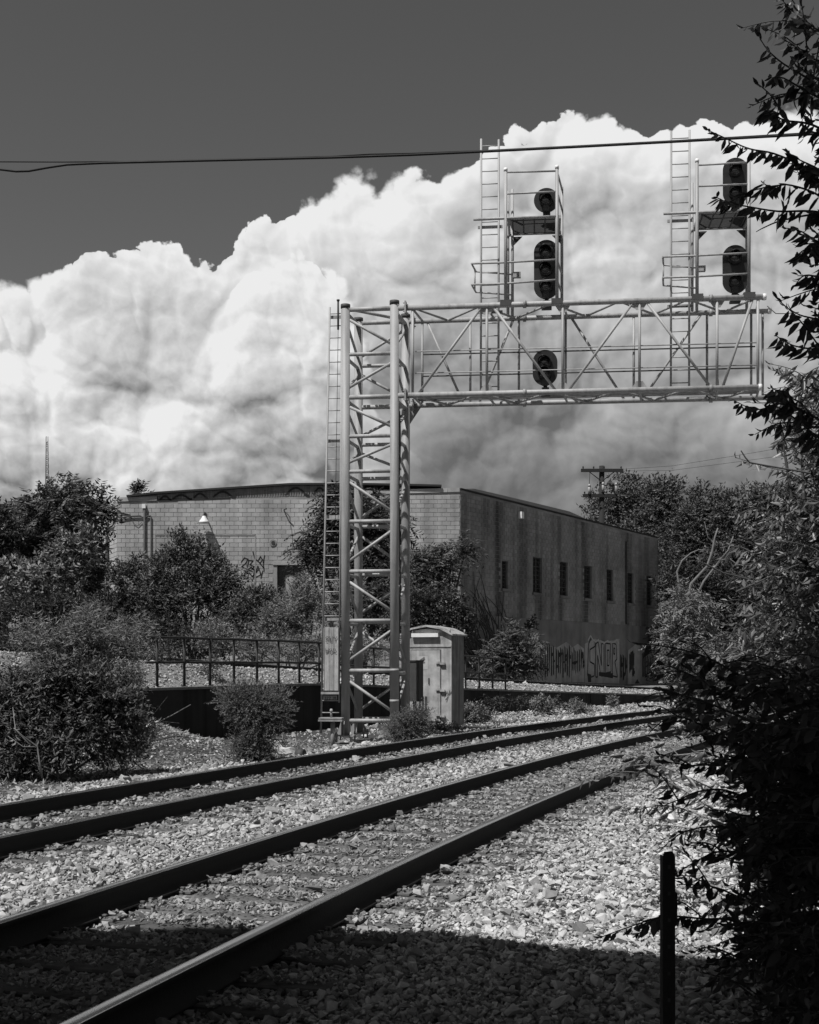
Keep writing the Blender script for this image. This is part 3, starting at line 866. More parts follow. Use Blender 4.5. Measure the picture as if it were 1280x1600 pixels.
GLY = {'1': [[(0.2, 0.8), (0.5, 1), (0.5, 0)]], '2': [[(0, 0.8), (0.3, 1), (0.6, 0.8), (0, 0), (0.6, 0)]], '7': [[(0, 1), (0.6, 1), (0.2, 0)]],
       'M': [[(0, 0), (0, 1), (0.35, 0.4), (0.7, 1), (0.7, 0)]], '.': [[(0.2, 0), (0.3, 0.05)]], 'S': [[(0.6, 0.9), (0.3, 1), (0, 0.75), (0.6, 0.3), (0.3, 0), (0, 0.1)]],
       'U': [[(0, 1), (0.05, 0.1), (0.5, 0), (0.6, 1)]], 'Y': [[(0, 1), (0.3, 0.5), (0.6, 1)], [(0.3, 0.5), (0.25, 0)]], 'R': [[(0, 0), (0, 1), (0.5, 0.85), (0.5, 0.6), (0, 0.5), (0.6, 0)]],
       'C': [[(0.6, 0.9), (0.2, 1), (0, 0.5), (0.2, 0), (0.6, 0.1)]], 'P': [[(0, 0), (0, 1), (0.5, 0.9), (0.5, 0.6), (0, 0.5)]], 'G': [[(0.6, 0.9), (0.2, 1), (0, 0.5), (0.2, 0), (0.6, 0.1), (0.6, 0.5), (0.35, 0.5)]],
       'O': [[(0.3, 0), (0, 0.4), (0.1, 0.9), (0.4, 1), (0.6, 0.5), (0.5, 0.1), (0.3, 0)]], 'N': [[(0, 0), (0, 1), (0.5, 0), (0.55, 1)]], 'E': [[(0.5, 1), (0, 1), (0, 0), (0.5, 0)], [(0, 0.5), (0.4, 0.5)]],
       'W': [[(0, 1), (0.15, 0), (0.35, 0.7), (0.55, 0), (0.7, 1)]], 'L': [[(0, 1), (0, 0), (0.5, 0)]]}
def word(txt, sp=0.85): return [[(x + k * sp, y) for x, y in ln] for k, ch in enumerate(txt) for ln in GLY[ch]]
strokes('scrawl', word('SUY'), g0 + AX * 0.05 - UP * 0.30 - BX * 0.035, AX, UP, 0.11, 0.016, -BX, M['paint_grey'], lo)
strokes('scrawl', word('WOR'), g0 + AX * 0.05 - UP * 0.55 - BX * 0.035, AX, UP, 0.10, 0.014, -BX, M['paint_grey'], lo)
strokes('lettering', word('122.M', 0.9), on_plane(507, 1093, -0.068), AX, UP, 0.058, 0.010, -BX, M['paint_black'], lo)
# short mast on the ladder head with its wire
mb = MB(); m0 = on_plane(528.5, 515, -0.05); m1 = on_plane(528.5, 468, -0.05)
mb.tube([m0, m1], 0.022, 8); mb.tube([m1 - UP * 0.03, m1], 0.034, 8); part('mast', mb, M['steel_dark'], lo)
mb = MB(); mb.tube([m0, on_plane(524, 812, -0.03)], 0.006, 4); part('mast_wire', mb, M['steel_dark'], lo)

# --- service cages with their ladders
def cage(xl, xr, ytl, ytr, ybt, rails, plat, ext, lad, ladtop, ladbot):
    """xl,xr front posts; rails: (y left, y right) pairs of plain rails; plat: platform row; ext: rows of rails that run on round the ladder"""
    off0, off1 = 0.02, 1.04
    mb = MB()
    zs = {}
    a_ = on_plane(xl, ytl, off0); b_ = on_plane(xr, ytr, off0)
    zl = a_[2]; zr = b_[2]
    root_mb = MB(); root_mb.tube([atz(xl, off0, zt), atz(xl, off0, zl)], 0.037, 10)
    cg_ = part('service_cage', root_mb)
    def sub(nm, m_, mt=SP): return part(nm, m_, mt, cg_)
    mb = MB(); mb.tube([atz(xr, off0, zt), atz(xr, off0, zr)], 0.037, 10); sub('cage_post', mb)
    PL = atz(xl, off0, 0); PR = atz(xr, off0, 0); QL = PL + BX * (off1 - off0); QR = PR + BX * (off1 - off0)
    for q, z in ((QL, zl - 0.05), (QR, zr - 0.05), (QL - AX * 0.10, zl - 0.09)):
        mb = MB(); mb.tube([q + UP * zt, q + UP * z], 0.033, 10); sub('cage_post', mb)
    for q, z in ((PL, zl), (PR, zr)):
        mb = MB(); mb.tube([q + UP * (z - 0.05), q + UP * (z + 0.02)], 0.043, 10); sub('post_cap', mb, M['white'])
        mb = MB(); mb.box(q + UP * (zt + 0.035), (0.24, 0.17, 0.12), GA); sub('saddle_clamp', mb, M['steel_dark'])
    for yl, yr in rails:
        z1, z2 = on_plane(xl, yl, off0)[2], on_plane(xr, yr, off0)[2]
        mb = MB(); mb.tube([PL + UP * z1, PR + UP * z2], 0.022, 8); sub('rail', mb)
        mb = MB(); mb.tube([PR + UP * z2, QR + UP * z2], 0.022, 8); sub('rail', mb)
    for yl, yr, xe in ext:
        z1, z2 = on_plane(xl, yl, off0)[2], on_plane(xr, yr, off0)[2]
        E0 = atz(xe, off0, z1)
        mb = MB(); mb.tube([E0, PL + UP * z1, PR + UP * z2], 0.022, 8); sub('rail', mb)
        mb = MB(); mb.tube([PR + UP * z2, QR + UP * z2], 0.022, 8); sub('rail', mb)
        E1 = E0 + BX * 0.55
        mb = MB(); mb.tube([E0, E1], 0.020, 8); sub('rail', mb)
        mb = MB(); mb.tube([E1, QL + UP * z1 - BX * 0.2], 0.018, 8); sub('rail', mb)
    if len(ext) > 1:
        z1 = on_plane(xl, ext[0][0], off0)[2]; z2 = on_plane(xl, ext[1][0], off0)[2]
        E0 = atz(ext[0][2], off0, 0) + BX * 0.4
        mb = MB(); mb.tube([E0 + UP * z1, E0 + UP * z2], 0.018, 8); sub('rail', mb)
    # platform: edge tubes, grating, brackets
    yl, yr, xe = plat
    z1, z2 = on_plane(xl, yl, off0)[2], on_plane(xr, yr, off0)[2]; z1 = z2 = (z1 + z2) / 2
    mb = MB(); mb.tube([atz(xe, off0, z1), PL + UP * z1, PR + UP * z2], 0.030, 10); sub('platform_edge', mb)
    mb = MB(); mb.tube([QL + UP * z1 - AX * 0.08, QR + UP * z1], 0.026, 8); sub('platform_edge', mb)
    for q0, q1 in ((PL, QL), (PR, QR)):
        mb = MB(); mb.box((q0 + q1) / 2 + UP * (z1 - 0.01), (0.05, np.linalg.norm(q1 - q0), 0.07), GA); sub('platform_beam', mb)
    mb = MB(); ln = np.linalg.norm(PR - PL)
    for k in range(17):
        mb.box((PL + PR) / 2 + BX * (0.06 + k * 0.058) + UP * (z1 + 0.03), (ln - 0.05, 0.014, 0.028), GA)
    for k in range(5):
        mb.box(PL + AX * (0.08 + k * (ln - 0.16) / 4) + BX * 0.52 + UP * (z1 + 0.012), (0.03, 0.98, 0.02), GA)
    sub('grating', mb, M['steel_dark'])
    for q, s_ in ((QL, 1), (QR, -1)):
        mb = MB(); mb.prism([q + UP * (z1 - 0.05), q + UP * (z1 - 0.05) + AX * 0.22 * s_, q + UP * (z1 - 0.27)], BX * 0.015); sub('knee_plate', mb, M['steel_dark'])
    mb = MB(); mb.box(QL + AX * 0.10 + UP * on_plane(xl, (ext[0][0] - 3), off0)[2], (0.17, 0.10, 0.12), GA); sub('small_box', mb, SLG)
    # ladder
    lx0, lx1 = lad; lof = 0.42
    L0t = on_plane(lx0, ladtop[0], lof); L1t = on_plane(lx1, ladtop[1], lof)
    L0b = on_plane(lx0 - 0.5, ladbot, lof); L1b = on_plane(lx1 - 0.5, ladbot, lof)
    mb = MB(); mb.tube([L0b, L0t], 0.024, 8); la = part('ladder', mb)
    mb = MB(); mb.tube([L1b, L1t], 0.024, 8); part('side_rail', mb, SP, la)
    z = L0t[2] - 0.16; n_ = 0
    while z > L0b[2] + 0.02:
        f_ = (z - L0b[2]) / (L0t[2] - L0b[2])
        a2 = L0b + (L0t - L0b) * f_; b2 = L1b + (L1t - L1b) * f_; a2[2] = b2[2] = z
        mb = MB(); mb.tube([a2, b2], 0.013, 6); part('rung', mb, SP, la); z -= 0.277
    for zz in (zt + 0.0, z1):
        f_ = (zz - L0b[2]) / (L0t[2] - L0b[2]); a2 = L0b + (L0t - L0b) * f_; b2 = L1b + (L1t - L1b) * f_
        mb = MB(); mb.box((a2 + b2) / 2 + BX * 0.06, (np.linalg.norm(b2 - a2) + 0.16, 0.03, 0.06), GA); part('bracket', mb, SLG, la)
cage(790.3, 870.5, 264, 260, 472, [(269, 267), (302.8, 299.3)], (341, 338, 740), [(410, 405.5, 737), (443, 437, 737)], (752, 779.5), (217, 218), 612)
cage(1089.4, 1170.5, 250, 246, 466, [(258, 253.5), (291, 287.5)], (332, 328.7, 1037), [(399.4, 395, 1036), (432, 427.5, 1036)], (1049, 1077.5), (205, 203), 605)
# loose cable at the arm end
mb = MB(); a_ = on_plane(1199, 478, 0.5); b_ = on_plane(1226, 490, 0.5)
mb.tube([a_, (a_ + b_) / 2 - UP * 0.08, b_, b_ + AX * 0.3 + UP * 0.02], 0.010, 5); part('loose_cable', mb, M['steel_dark'])

# ================================================================== signal heads (things that hang on the gantry)
def signal(label, cx, y0, y1, nl, off, foot):
    c0 = on_plane(cx, (y0 + y1) / 2, off); w_ = 38.5 * 26.4 / F; r = w_ / 2
    zt_, zb_ = on_plane(cx, y0, off)[2], on_plane(cx, y1, off)[2]
    zf = on_plane(cx, foot, off)[2]
    root = thing('railroad_signal', label, 'signal', (c0[0], c0[1], zf), 'railroad signal heads on the gantry')
    # backboard: a pill-shaped plate
    h_ = max((zt_ - zb_) / 2 - r, 0.0); zc = (zt_ + zb_) / 2
    out = [c0 * [1, 1, 0] + UP * zc + AX * r * math.cos(t) + UP * (r * math.sin(t) + (h_ if math.sin(t) >= 0 else -h_)) for t in np.linspace(0, 2 * math.pi, 41)[:-1]]
    mb = MB(); mb.prism([p + BX * 0.02 for p in out], BX * 0.03); mb.build('backboard', M['black_paint'], root)
    zs = [zc] if nl == 1 else list(np.linspace(zc - h_ * 0.98, zc + h_ * 0.98, nl))
    for z in zs:
        c = c0 * [1, 1, 0] + UP * z
        mb = MB(); mb.tube([c + BX * 0.02, c - BX * 0.03], 0.150, 18); mb.tube([c + BX * 0.05, c + BX * 0.24], 0.13, 14)
        for t in np.linspace(0, 2 * math.pi, 7)[:-1]:
            q = c + AX * 0.13 * math.cos(t) + UP * 0.13 * math.sin(t); mb.tube([q, q - BX * 0.045], 0.012, 5)
        lu = mb.build('lamp_unit', M['black_paint'], root)
        # lens dome
        mb = MB(); n = 18
        rings = [(0.108, -0.031), (0.100, -0.045), (0.07, -0.058), (0.03, -0.066)]
        vs = [c + AX * rr * math.cos(2 * math.pi * k / n) + UP * rr * math.sin(2 * math.pi * k / n) + BX * d for rr, d in rings for k in range(n)] + [c + BX * -0.068]
        fs = [(j * n + k, j * n + (k + 1) % n, (j + 1) * n + (k + 1) % n, (j + 1) * n + k) for j in range(3) for k in range(n)] + [(3 * n + k, 3 * n + (k + 1) % n, 4 * n) for k in range(n)]
        mb.add(vs, [f[::-1] for f in fs], True); mb.build('lens', M['lens'], lu)
        # hood over the lens
        mb = MB(); tt = np.linspace(math.radians(-25), math.radians(205), 20); L = 0.27; dr = -0.05
        vo = []; 
        for t in tt:
            e_ = c + AX * 0.14 * math.cos(t) + UP * 0.14 * math.sin(t)
            k = max(0.25, 0.5 + 0.5 * math.sin(t))
            vo += [e_ - BX * 0.03, e_ - BX * L * k + UP * dr * k, e_ * 1 - BX * L * k + UP * dr * k - (AX * math.cos(t) + UP * math.sin(t)) * 0.007, e_ - BX * 0.03 - (AX * math.cos(t) + UP * math.sin(t)) * 0.007]
        fo = []
        for k in range(len(tt) - 1):
            for q in range(4): fo.append((4 * k + q, 4 * (k + 1) + q, 4 * (k + 1) + (q + 1) % 4, 4 * k + (q + 1) % 4))
        mb.add(vo, fo, True); mb.build('hood', M['black_paint'], lu)
    # mounting foot
    mb = MB(); q = c0 * [1, 1, 0] + BX * 0.10
    mb.tube([q + UP * (zf - 0.02), q + UP * (zb_ + 0.12)], 0.045, 10); mb.box(q + UP * (zf + 0.01), (0.22, 0.18, 0.05), GA)
    mb.box(q + UP * (zf + 0.11), (0.16, 0.13, 0.10), GA); mb.box(q + UP * (zb_ + 0.06) - BX * 0.10, (0.13, 0.10, 0.12), GA)
    mb.build('mounting_foot', M['steel_dark'], root)
    mb = MB(); mb.box(c0 * [1, 1, 0] + BX * 0.12 + UP * zc, (0.08, 0.12, 2 * h_ + 0.2), GA); mb.build('spine', M['black_paint'], root)
signal('round black one-lamp signal head on the upper platform of the cage beside the tower', 853.5, 293, 331, 1, 0.42, 339)
signal('long black three-lamp signal head standing on the arm, below the round head', 853.5, 374, 466.5, 3, 0.42, 480)
signal('short black two-lamp signal head hanging inside the truss of the arm', 851.5, 546, 602, 2, 0.35, 616)
signal('black two-lamp signal head on the upper platform of the cage at the arm end', 1149.5, 245.5, 319.5, 2, 0.42, 330)
signal('black two-lamp signal head standing on the arm in the cage at its end', 1149, 382, 458, 2, 0.42, 470)

# small post with a tray beside the ladder foot
p = on_plane(520, 1172, -0.35)
p[2] = float(h_low(*inv(p[0], p[1])))
st = thing('tray_post', 'short grey steel post with a flat tray beside the gantry ladder', 'post', p)
ztop = on_plane(520, 1127, -0.35)[2]
mb = MB(); mb.tube([p - UP * 0.1, p + UP * (ztop - p[2])], 0.050, 12); mb.build('post', SLG, st)
mb = MB(); mb.box([p[0] - 0.03, p[1], ztop + 0.02], (0.52, 0.34, 0.035), GA); mb.box([p[0] - 0.03, p[1], ztop + 0.065], (0.50, 0.32, 0.03), GA); mb.build('tray', SLG, st)
mb = MB(); mb.tube([[p[0] - 0.03, p[1] - 0.02, ztop + 0.08], [p[0] - 0.03, p[1] - 0.02, ztop + 0.27]], 0.024, 8); mb.tube([[p[0] - 0.03, p[1] - 0.02, ztop + 0.2], [p[0] - 0.03, p[1] - 0.02, ztop + 0.25]], 0.034, 8); mb.build('pipe_stub', SLG, st)

# ================================================================== equipment cabinet
CYD = 31.5; cang = math.radians(-24)
cax = np.array([math.cos(cang), math.sin(cang), 0]); cbx = np.array([-math.sin(cang), math.cos(cang), 0])
fr = W(705.5, 1132, CYD - 0.35); fr[2] = 0
cw, cdp = 1.36, 0.85
fl = fr - cax * cw
zb0 = -0.05; ze = W(0, 992, CYD)[2]; zp = W(0, 979.5, CYD)[2]
cb = thing('equipment_cabinet', 'pale scuffed trackside equipment cabinet with an arched roof beside the gantry', 'cabinet', (fr + fl) / 2 + cbx * cdp / 2 + UP * zb0)
mb = MB(); mb.box((fr + fl) / 2 + cbx * cdp / 2 + UP * (zb0 + 0.04), (cw - 0.1, cdp - 0.1, 0.12), cang); mb.build('plinth', M['concrete'], cb)
z0 = zb0 + 0.10
def cabp(u, v, z): return fl + cax * u + cbx * v + UP * z
arch = [(0, ze), (cw * 0.22, ze + (zp - ze) * 0.55), (cw * 0.5, zp - 0.05), (cw * 0.78, ze + (zp - ze) * 0.55), (cw, ze)]
mb = MB(); mb.prism([cabp(0, 0, z0), cabp(cw, 0, z0)] + [cabp(u, 0, z) for u, z in arch[::-1]], cbx * cdp)
bd = mb.build('body', M['cabinet'], cb)
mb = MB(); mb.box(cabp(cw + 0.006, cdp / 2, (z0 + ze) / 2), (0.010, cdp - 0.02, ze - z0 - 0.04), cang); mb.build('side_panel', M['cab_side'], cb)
mb = MB()
top = [(-0.07, ze - 0.03), (cw * 0.20, ze + (zp - ze) * 0.55 + 0.02), (cw * 0.5, zp), (cw * 0.80, ze + (zp - ze) * 0.55 + 0.02), (cw + 0.07, ze - 0.03)]
mb.prism([cabp(u, -0.10, z) for u, z in top] + [cabp(u, -0.10, z + 0.045) for u, z in top[::-1]], cbx * (cdp + 0.2)); rf = mb.build('roof', M['cabinet'], cb)
for u, v in ((0.04, -0.06), (cw - 0.02, -0.06), (cw + 0.02, cdp + 0.02), (0.3, -0.06)):
    mb = MB(); q = cabp(u, v, ze + 0.03); mb.tube([q, q + UP * 0.12], 0.02, 6); mb.build('lifting_eye', SLG, rf)
mb = MB(); mb.box(cabp(cw * 0.48, -0.05, ze - 0.01), (cw * 0.55, 0.10, 0.10), cang); mb.build('vent_hood', M['white'], cb)
mb = MB(); mb.box(cabp(cw * 0.48, -0.012, (z0 + ze) / 2 - 0.14), (cw * 0.60, 0.030, ze - z0 - 0.52), cang); dr = mb.build('door', M['cabinet'], cb)
mb = MB(); mb.box(cabp(cw * 0.48, -0.002, (z0 + ze) / 2 - 0.14), (cw * 0.60 + 0.035, 0.006, ze - z0 - 0.485), cang); mb.build('door_gap', M['steel_dark'], cb)
for zz_ in (z0 + 0.02, ze - 0.30):
    mb = MB(); mb.box(cabp(cw * 0.5, -0.010, zz_), (cw - 0.02, 0.02, 0.035), cang); mb.build('trim_strip', M['cabinet'], cb)
mb = MB(); mb.box(cabp(cw * 0.55, -0.034, z0 + 1.15), (0.03, 0.03, 0.16), cang); mb.build('door_handle', M['steel_dark'], dr)
for zz in (0.12, 0.50, 0.90):
    z = z0 + 0.06 + (ze - z0 - 0.62) * zz
    for du in (-0.06, 0.06):
        mb = MB(); mb.box(cabp(cw * 0.79 + du, -0.045, z - du * 0.25), (0.13, 0.05, 0.055), cang); mb.build('hinge', M['cabinet'], dr)
mb = MB()
for q in range(3):
    for k in range(12):
        mb.box(cabp(cw * 0.36 + q * 0.085, -0.034, z0 + 0.34 + k * 0.037), (0.055, 0.02, 0.012), cang)
mb.build('louvre', M['steel_dark'], dr)
mb = MB(); mb.box(cabp(cw * 0.42, -0.030, z0 + 1.62), (0.30, 0.006, 0.34), cang); mb.build('torn_notice', M['paint_pale'], dr)
strokes('scrawl', [[(0, 0), (0.3, 0.7), (0.8, 1), (0.6, 0.4), (0.2, 0.1), (0.9, 0.2)], [(0.1, 0.6), (0.9, 0.7)]], cabp(cw * 0.36, -0.036, z0 + 1.60), cax, UP, 0.16, 0.03, -cbx, M['paint_grey'], cb)
strokes('scrawl', [[(0, 0), (0.5, 0.9), (0.6, 0.2), (1.0, 1.1), (0.9, 0.3), (1.3, 0.9)], [(0.2, -0.5), (0.7, 0.1), (0.4, -0.9)]], cabp(cw * 0.86, -0.006, z0 + 0.75), cax, UP, 0.15, 0.018, -cbx, M['paint_grey'], cb)
# dark junction box on a post
q = W(648, 1118, 29.3); q[2] = -0.12
jb = thing('junction_box', 'dark steel junction box on a post in front of the pale cabinet', 'junction box', q)
zt1, zb1 = W(0, 1033.5, 29.3)[2], W(0, 1096, 29.3)[2]
mb = MB(); mb.box((q[0], q[1], (zt1 + zb1) / 2), (0.34, 0.26, zt1 - zb1), cang); bx_ = mb.build('box', M['steel_dark'], jb)
mb = MB(); mb.box((q[0], q[1], zt1 + 0.015), (0.38, 0.30, 0.03), cang); mb.build('lid', M['steel_dark'], bx_)
mb = MB(); mb.tube([q, (q[0], q[1], zb1 + 0.02)], 0.045, 10); mb.build('post', M['steel_dark'], jb)

# ================================================================== block warehouse
FY = 57.0
def onf(px, py, d=0.0):      # photo pixel -> point d metres in front of the front wall
    return W(px, py, FY - d)
C1 = np.array([(719 - 640) * FY / F, FY, 0.0])                       # corner shared by front and side wall
L1 = np.array([(183 - 640) * FY / F, FY, 0.0])                       # left corner, where the wall turns back
VPX = 1829.0
FarY = FY * (VPX - 719) / (VPX - 1028.5)
C2 = np.array([(1028.5 - 640) * FarY / F, FarY, 0.0])
L2 = np.array([(164.5 - 640) * 59.6 / F, 59.6, 0.0])
SD = unit(C2 - C1); SLEN = float(np.linalg.norm(C2 - C1)); SN = np.array([SD[1], -SD[0], 0.0])   # outward normal of the side wall
ZB = 0.2
def top_front(x): return 9.24 + (x - L1[0]) / (C1[0] - L1[0]) * (9.70 - 9.24)
ZS = 9.80
bw = thing('warehouse', 'long grey concrete block warehouse with a row of narrow barred windows and graffiti', 'warehouse', (C1 + C2) / 2 * 0.5 + L1 * 0.5)
def ons(px, py, d=0.0):      # photo pixel -> point on the side wall (d in front)
    k = (px - 640.0) / F; o = C1 + SN * d
    Y = np.dot(o, SN) / (k * SN[0] + SN[1]); return np.array([k * Y, Y, HC - (py - HY) * Y / F])
def s_of(p): return float(np.dot(up3(p) - C1, SD))

def wall_slab(u0, u1, org, du, dn, th, z0, ztop, holes):
    """solid wall with rectangular holes, built of butted boxes; du along, dn outward"""
    m_ = MB(); us = sorted(set([u0, u1] + [h[0] for h in holes] + [h[1] for h in holes]))
    for a, b in zip(us[:-1], us[1:]):
        mid = (a + b) / 2
        cuts = sorted([(h[2], h[3]) for h in holes if h[0] < mid < h[1]])
        z = z0; spans = []
        for c0, c1 in cuts: spans.append((z, c0)); z = c1
        spans.append((z, None))
        for sa, sb in spans:
            ta = ztop(a) if sb is None else sb; tb = ztop(b) if sb is None else sb
            p = [org + du * a, org + du * b, org + du * b - dn * th, org + du * a - dn * th]
            m_.hexa([q + UP * sa for q in p] + [p[0] + UP * ta, p[1] + UP * tb, p[2] + UP * tb, p[3] + UP * ta])
    return m_
# --- front wall
U0, U1 = 0.0, C1[0] - L1[0]
FX = np.array([1.0, 0, 0]); FN = np.array([0, -1.0, 0])
hA = onf(433, 883); hB = onf(472, 935)
fh = [(hA[0] - L1[0], hB[0] - L1[0], hB[2], hA[2])]
wall_slab(U0, U1 - 0.012, L1, FX, FN, 0.4, ZB - 0.5, lambda u: top_front(L1[0] + u), fh).build('front_wall', M['mortar'], bw)
# --- blocks of the front wall
BH, BL, JT = 0.2032, 0.4064, 0.013
def block_mesh(l):
    m_ = MB(); c = 0.006; d = 0.016; l -= JT; h = BH - JT
    f = [(-l / 2 + c, -d, -h / 2 + c), (l / 2 - c, -d, -h / 2 + c), (l / 2 - c, -d, h / 2 - c), (-l / 2 + c, -d, h / 2 - c)]
    b_ = [(-l / 2, 0, -h / 2), (l / 2, 0, -h / 2), (l / 2, 0, h / 2), (-l / 2, 0, h / 2)]
    m_.add(f + b_, [(0, 1, 2, 3)] + [(4 + i, 4 + (i + 1) % 4, (i + 1) % 4, i) for i in range(4)])
    return m_
BLK = {}
def blk(l):
    k = round(l, 3)
    if k not in BLK: BLK[k] = block_mesh(l).mesh('block', M['block'])
    return BLK[k]
rest = MB(); nblk = 0
rr = random.Random(5)
cand = []
nz_ = int((9.8 - ZB) / BH)
for c in range(nz_):
    z = ZB + (c + 0.5) * BH
    u = 0.0 if c % 2 == 0 else -BL / 2
    while u < U1 - 0.05:
        a, b = max(u, 0.0), min(u + BL, U1)
        u += BL
        if b - a < 0.12: continue
        x = L1[0] + (a + b) / 2
        if z + BH / 2 > top_front(x) + 0.02: continue
        hit = False
        for h in fh:
            if b > h[0] and a < h[1] and z + BH / 2 > h[2] and z - BH / 2 < h[3]:
                hit = True
        if hit: continue
        px = 640 + x * F / FY; py = HY - (z - HC) * F / FY
        vis = (px > 640 and py < 862) or (px < 500 and py < 880 and not (240 < px < 330 and py > 835))
        cand.append((0 if vis else 1, rr.random() * 0 + (py if vis else 0), a, b, z, x))
cand.sort(key=lambda q: (q[0], q[1]))
NSOLO = 296
for i_, (vis, _, a, b, z, x) in enumerate(cand):
    if i_ < NSOLO and vis == 0:
        place('block', blk(b - a), bw, (x, FY - 0.0008, z + rr.uniform(-0.002, 0.002)))
    else:
        m_ = block_mesh(b - a); rest.add([(p[0] + x, p[1] + FY - 0.0008, p[2] + z) for p in m_.v], m_.f)
rest.build('blockwork', M['block'], bw, kind='stuff')
# --- turned-back left wall and hidden walls
m_ = MB()
dL = unit(L2 - L1); nL = np.array([dL[1], -dL[0], 0]); nL = nL if np.dot(nL, (-1, -1, 0)) > 0 else -nL
ln = float(np.linalg.norm(L2 - L1))
wall_slab(0.012, ln, L1, dL, nL, 0.4, ZB - 0.5, lambda u: 9.22, []).build('corner_wall', M['mortar'], bw)
rest = MB()
for c in range(nz_ - 3):
    z = ZB + (c + 0.5) * BH; u = 0.0 if c % 2 else -BL / 2
    while u < ln:
        a, b = max(u, 0.01), min(u + BL, ln); u += BL
        if b - a < 0.12: continue
        q = L1 + dL * (a + b) / 2 + UP * z
        bm_ = block_mesh(b - a); ax_ = -dL
        rest.add([q + ax_ * p[0] + nL * (-p[1] + 0.0008) + UP * p[2] for p in bm_.v], bm_.f)
rest.build('blockwork', M['block'], bw, kind='stuff')
B1, B2 = C2 + np.array([-17.5, 11, 0]), L2 + np.array([-1.0, 26.0, 0])
m_ = MB()
for a, b in ((C2, B1), (B1, B2), (B2, L2)):
    d = unit(b - a); n_ = np.array([d[1], -d[0], 0]); m_.hexa([a + d * 0.42 + UP * -0.4, b - d * 0.42 + UP * -0.4, b - d * 0.42 - n_ * 0.3 + UP * -0.4, a + d * 0.42 - n_ * 0.3 + UP * -0.4] + [q + UP * 9.2 for q in (a + d * 0.42, b - d * 0.42, b - d * 0.42 - n_ * 0.3, a + d * 0.42 - n_ * 0.3)])
m_.build('back_wall', M['plaster'], bw)
m_ = MB(); m_.prism([p + UP * 9.05 for p in (L1 + (0.4, 0.5, 0), C1 + (-0.3, 0.6, 0), C2 - SN * 0.6 - SD * 0.4, B1 + (0.5, -0.6, 0), B2 + (0.6, -0.5, 0), L2 + (0.6, 0.1, 0))], (0, 0, 0.12)); m_.build('roof_deck', M['roof'], bw)
# --- doorway / boarded window in the front wall
x0, x1 = fh[0][0] + L1[0], fh[0][1] + L1[0]; zl, zh = fh[0][2], fh[0][3]
m_ = MB(); m_.box(((x0 + x1) / 2, FY + 0.33, (zl + zh) / 2), (x1 - x0, 0.04, zh - zl)); ow = m_.build('boarded_window', M['glass'], bw)
m_ = MB(); m_.box((x0 + (x1 - x0) * 0.66, FY + 0.20, zl + 0.55), ((x1 - x0) * 0.66, 0.04, 1.10)); m_.build('board', M['block'], ow)
strokes('scrawl', word('CPG'), (x0 + (x1 - x0) * 0.45, FY + 0.175, zl + 0.55), FX, UP, 0.24, 0.03, FN, M['paint_grey'], bw)
m_ = MB(); m_.box(((x0 + x1) / 2, FY - 0.02, zh + 0.09), (x1 - x0 + 0.4, 0.06, 0.16)); m_.build('lintel', M['block'], bw)
# filled-in opening: a slightly raised patch with a thin frame
pa, pb = onf(243, 836), onf(399, 836)
m_ = MB(); m_.box(((pa[0] + pb[0]) / 2, FY - 0.022, pa[2]), (pb[0] - pa[0], 0.03, 0.05)); m_.box((pb[0], FY - 0.022, pa[2] - 1.3), (0.05, 0.03, 2.6)); m_.box((pa[0], FY - 0.022, pa[2] - 1.3), (0.04, 0.03, 2.6)); m_.build('opening_trim', M['mortar'], bw)
# coping of the front wall: pieces
xs_ = [L1[0]] + [L1[0] + (C1[0] - L1[0]) * f for f in (0.105, 0.20)]
for a, b in ((183, 246), (640, 700), (560, 640), (700, 719)):
    xa, xb = (a - 640) * FY / F, (b - 640) * FY / F - 0.02
    m_ = MB(); za, zb_ = top_front(xa) + 0.004, top_front(xb) + 0.004; hh = 0.19
    m_.hexa([(xa, FY - 0.05, za), (xb, FY - 0.05, zb_), (xb, FY + 0.35, zb_), (xa, FY + 0.35, za), (xa, FY - 0.05, za + hh), (xb, FY - 0.05, zb_ + hh), (xb, FY + 0.35, zb_ + hh), (xa, FY + 0.35, za + hh)])
    m_.build('coping', M['block'], bw)
# corrugated fascia under the dark roof edge
fa = [(199, 778, 777), (246, 781, 772), (369, 776.5, 764), (452, 774.5, 758.5), (500, 773.5, 758.2), (560, 771.5, 759.5), (640, 770, 761), (690, 768.5, 762.3)]
m_ = MB(); edge_m = MB()
for (xa, ba, ta), (xb, bb_, tb) in zip(fa[:-1], fa[1:]):
    A, B, C, D = onf(xa, ba, -0.02), onf(xb, bb_, -0.02), onf(xb, tb, -0.02), onf(xa, ta, -0.02)
    A[2] = top_front(A[0]) + 0.005; B[2] = top_front(B[0]) + 0.005
    bk = np.array([0, 0.10, 0])
    if xa < 560: m_.hexa([A, B, B + bk, A + bk, D, C, C + bk, D + bk])
    n = int((B[0] - A[0]) / 0.12)
    for k in range(n):
        f = (k + 0.5) / n
        if xa >= 560: break
        q0 = A + (B - A) * f; q1 = D + (C - D) * f
        if q1[2] - q0[2] > 0.08: m_.box((q0 + q1) / 2 - np.array([0, 0.018, 0]), (0.055, 0.034, q1[2] - q0[2] - 0.03))
    th_ = 0.09; over = 0.18
    D2, C2_ = D - np.array([0, over, 0]), C - np.array([0, over, 0])
    hb = np.array([0, 6.0, 0.15])
    lift = UP * (0.0 if xa < 560 else 0.04)
    edge_m.hexa([D2 + lift, C2_ + lift, C2_ + hb + lift, D2 + hb + lift] + [q + UP * th_ + lift for q in (D2, C2_, C2_ + hb, D2 + hb)])
m_.build('corrugated_fascia', M['tin'], bw)
edge_m.build('roof_edge', M['roof'], bw)
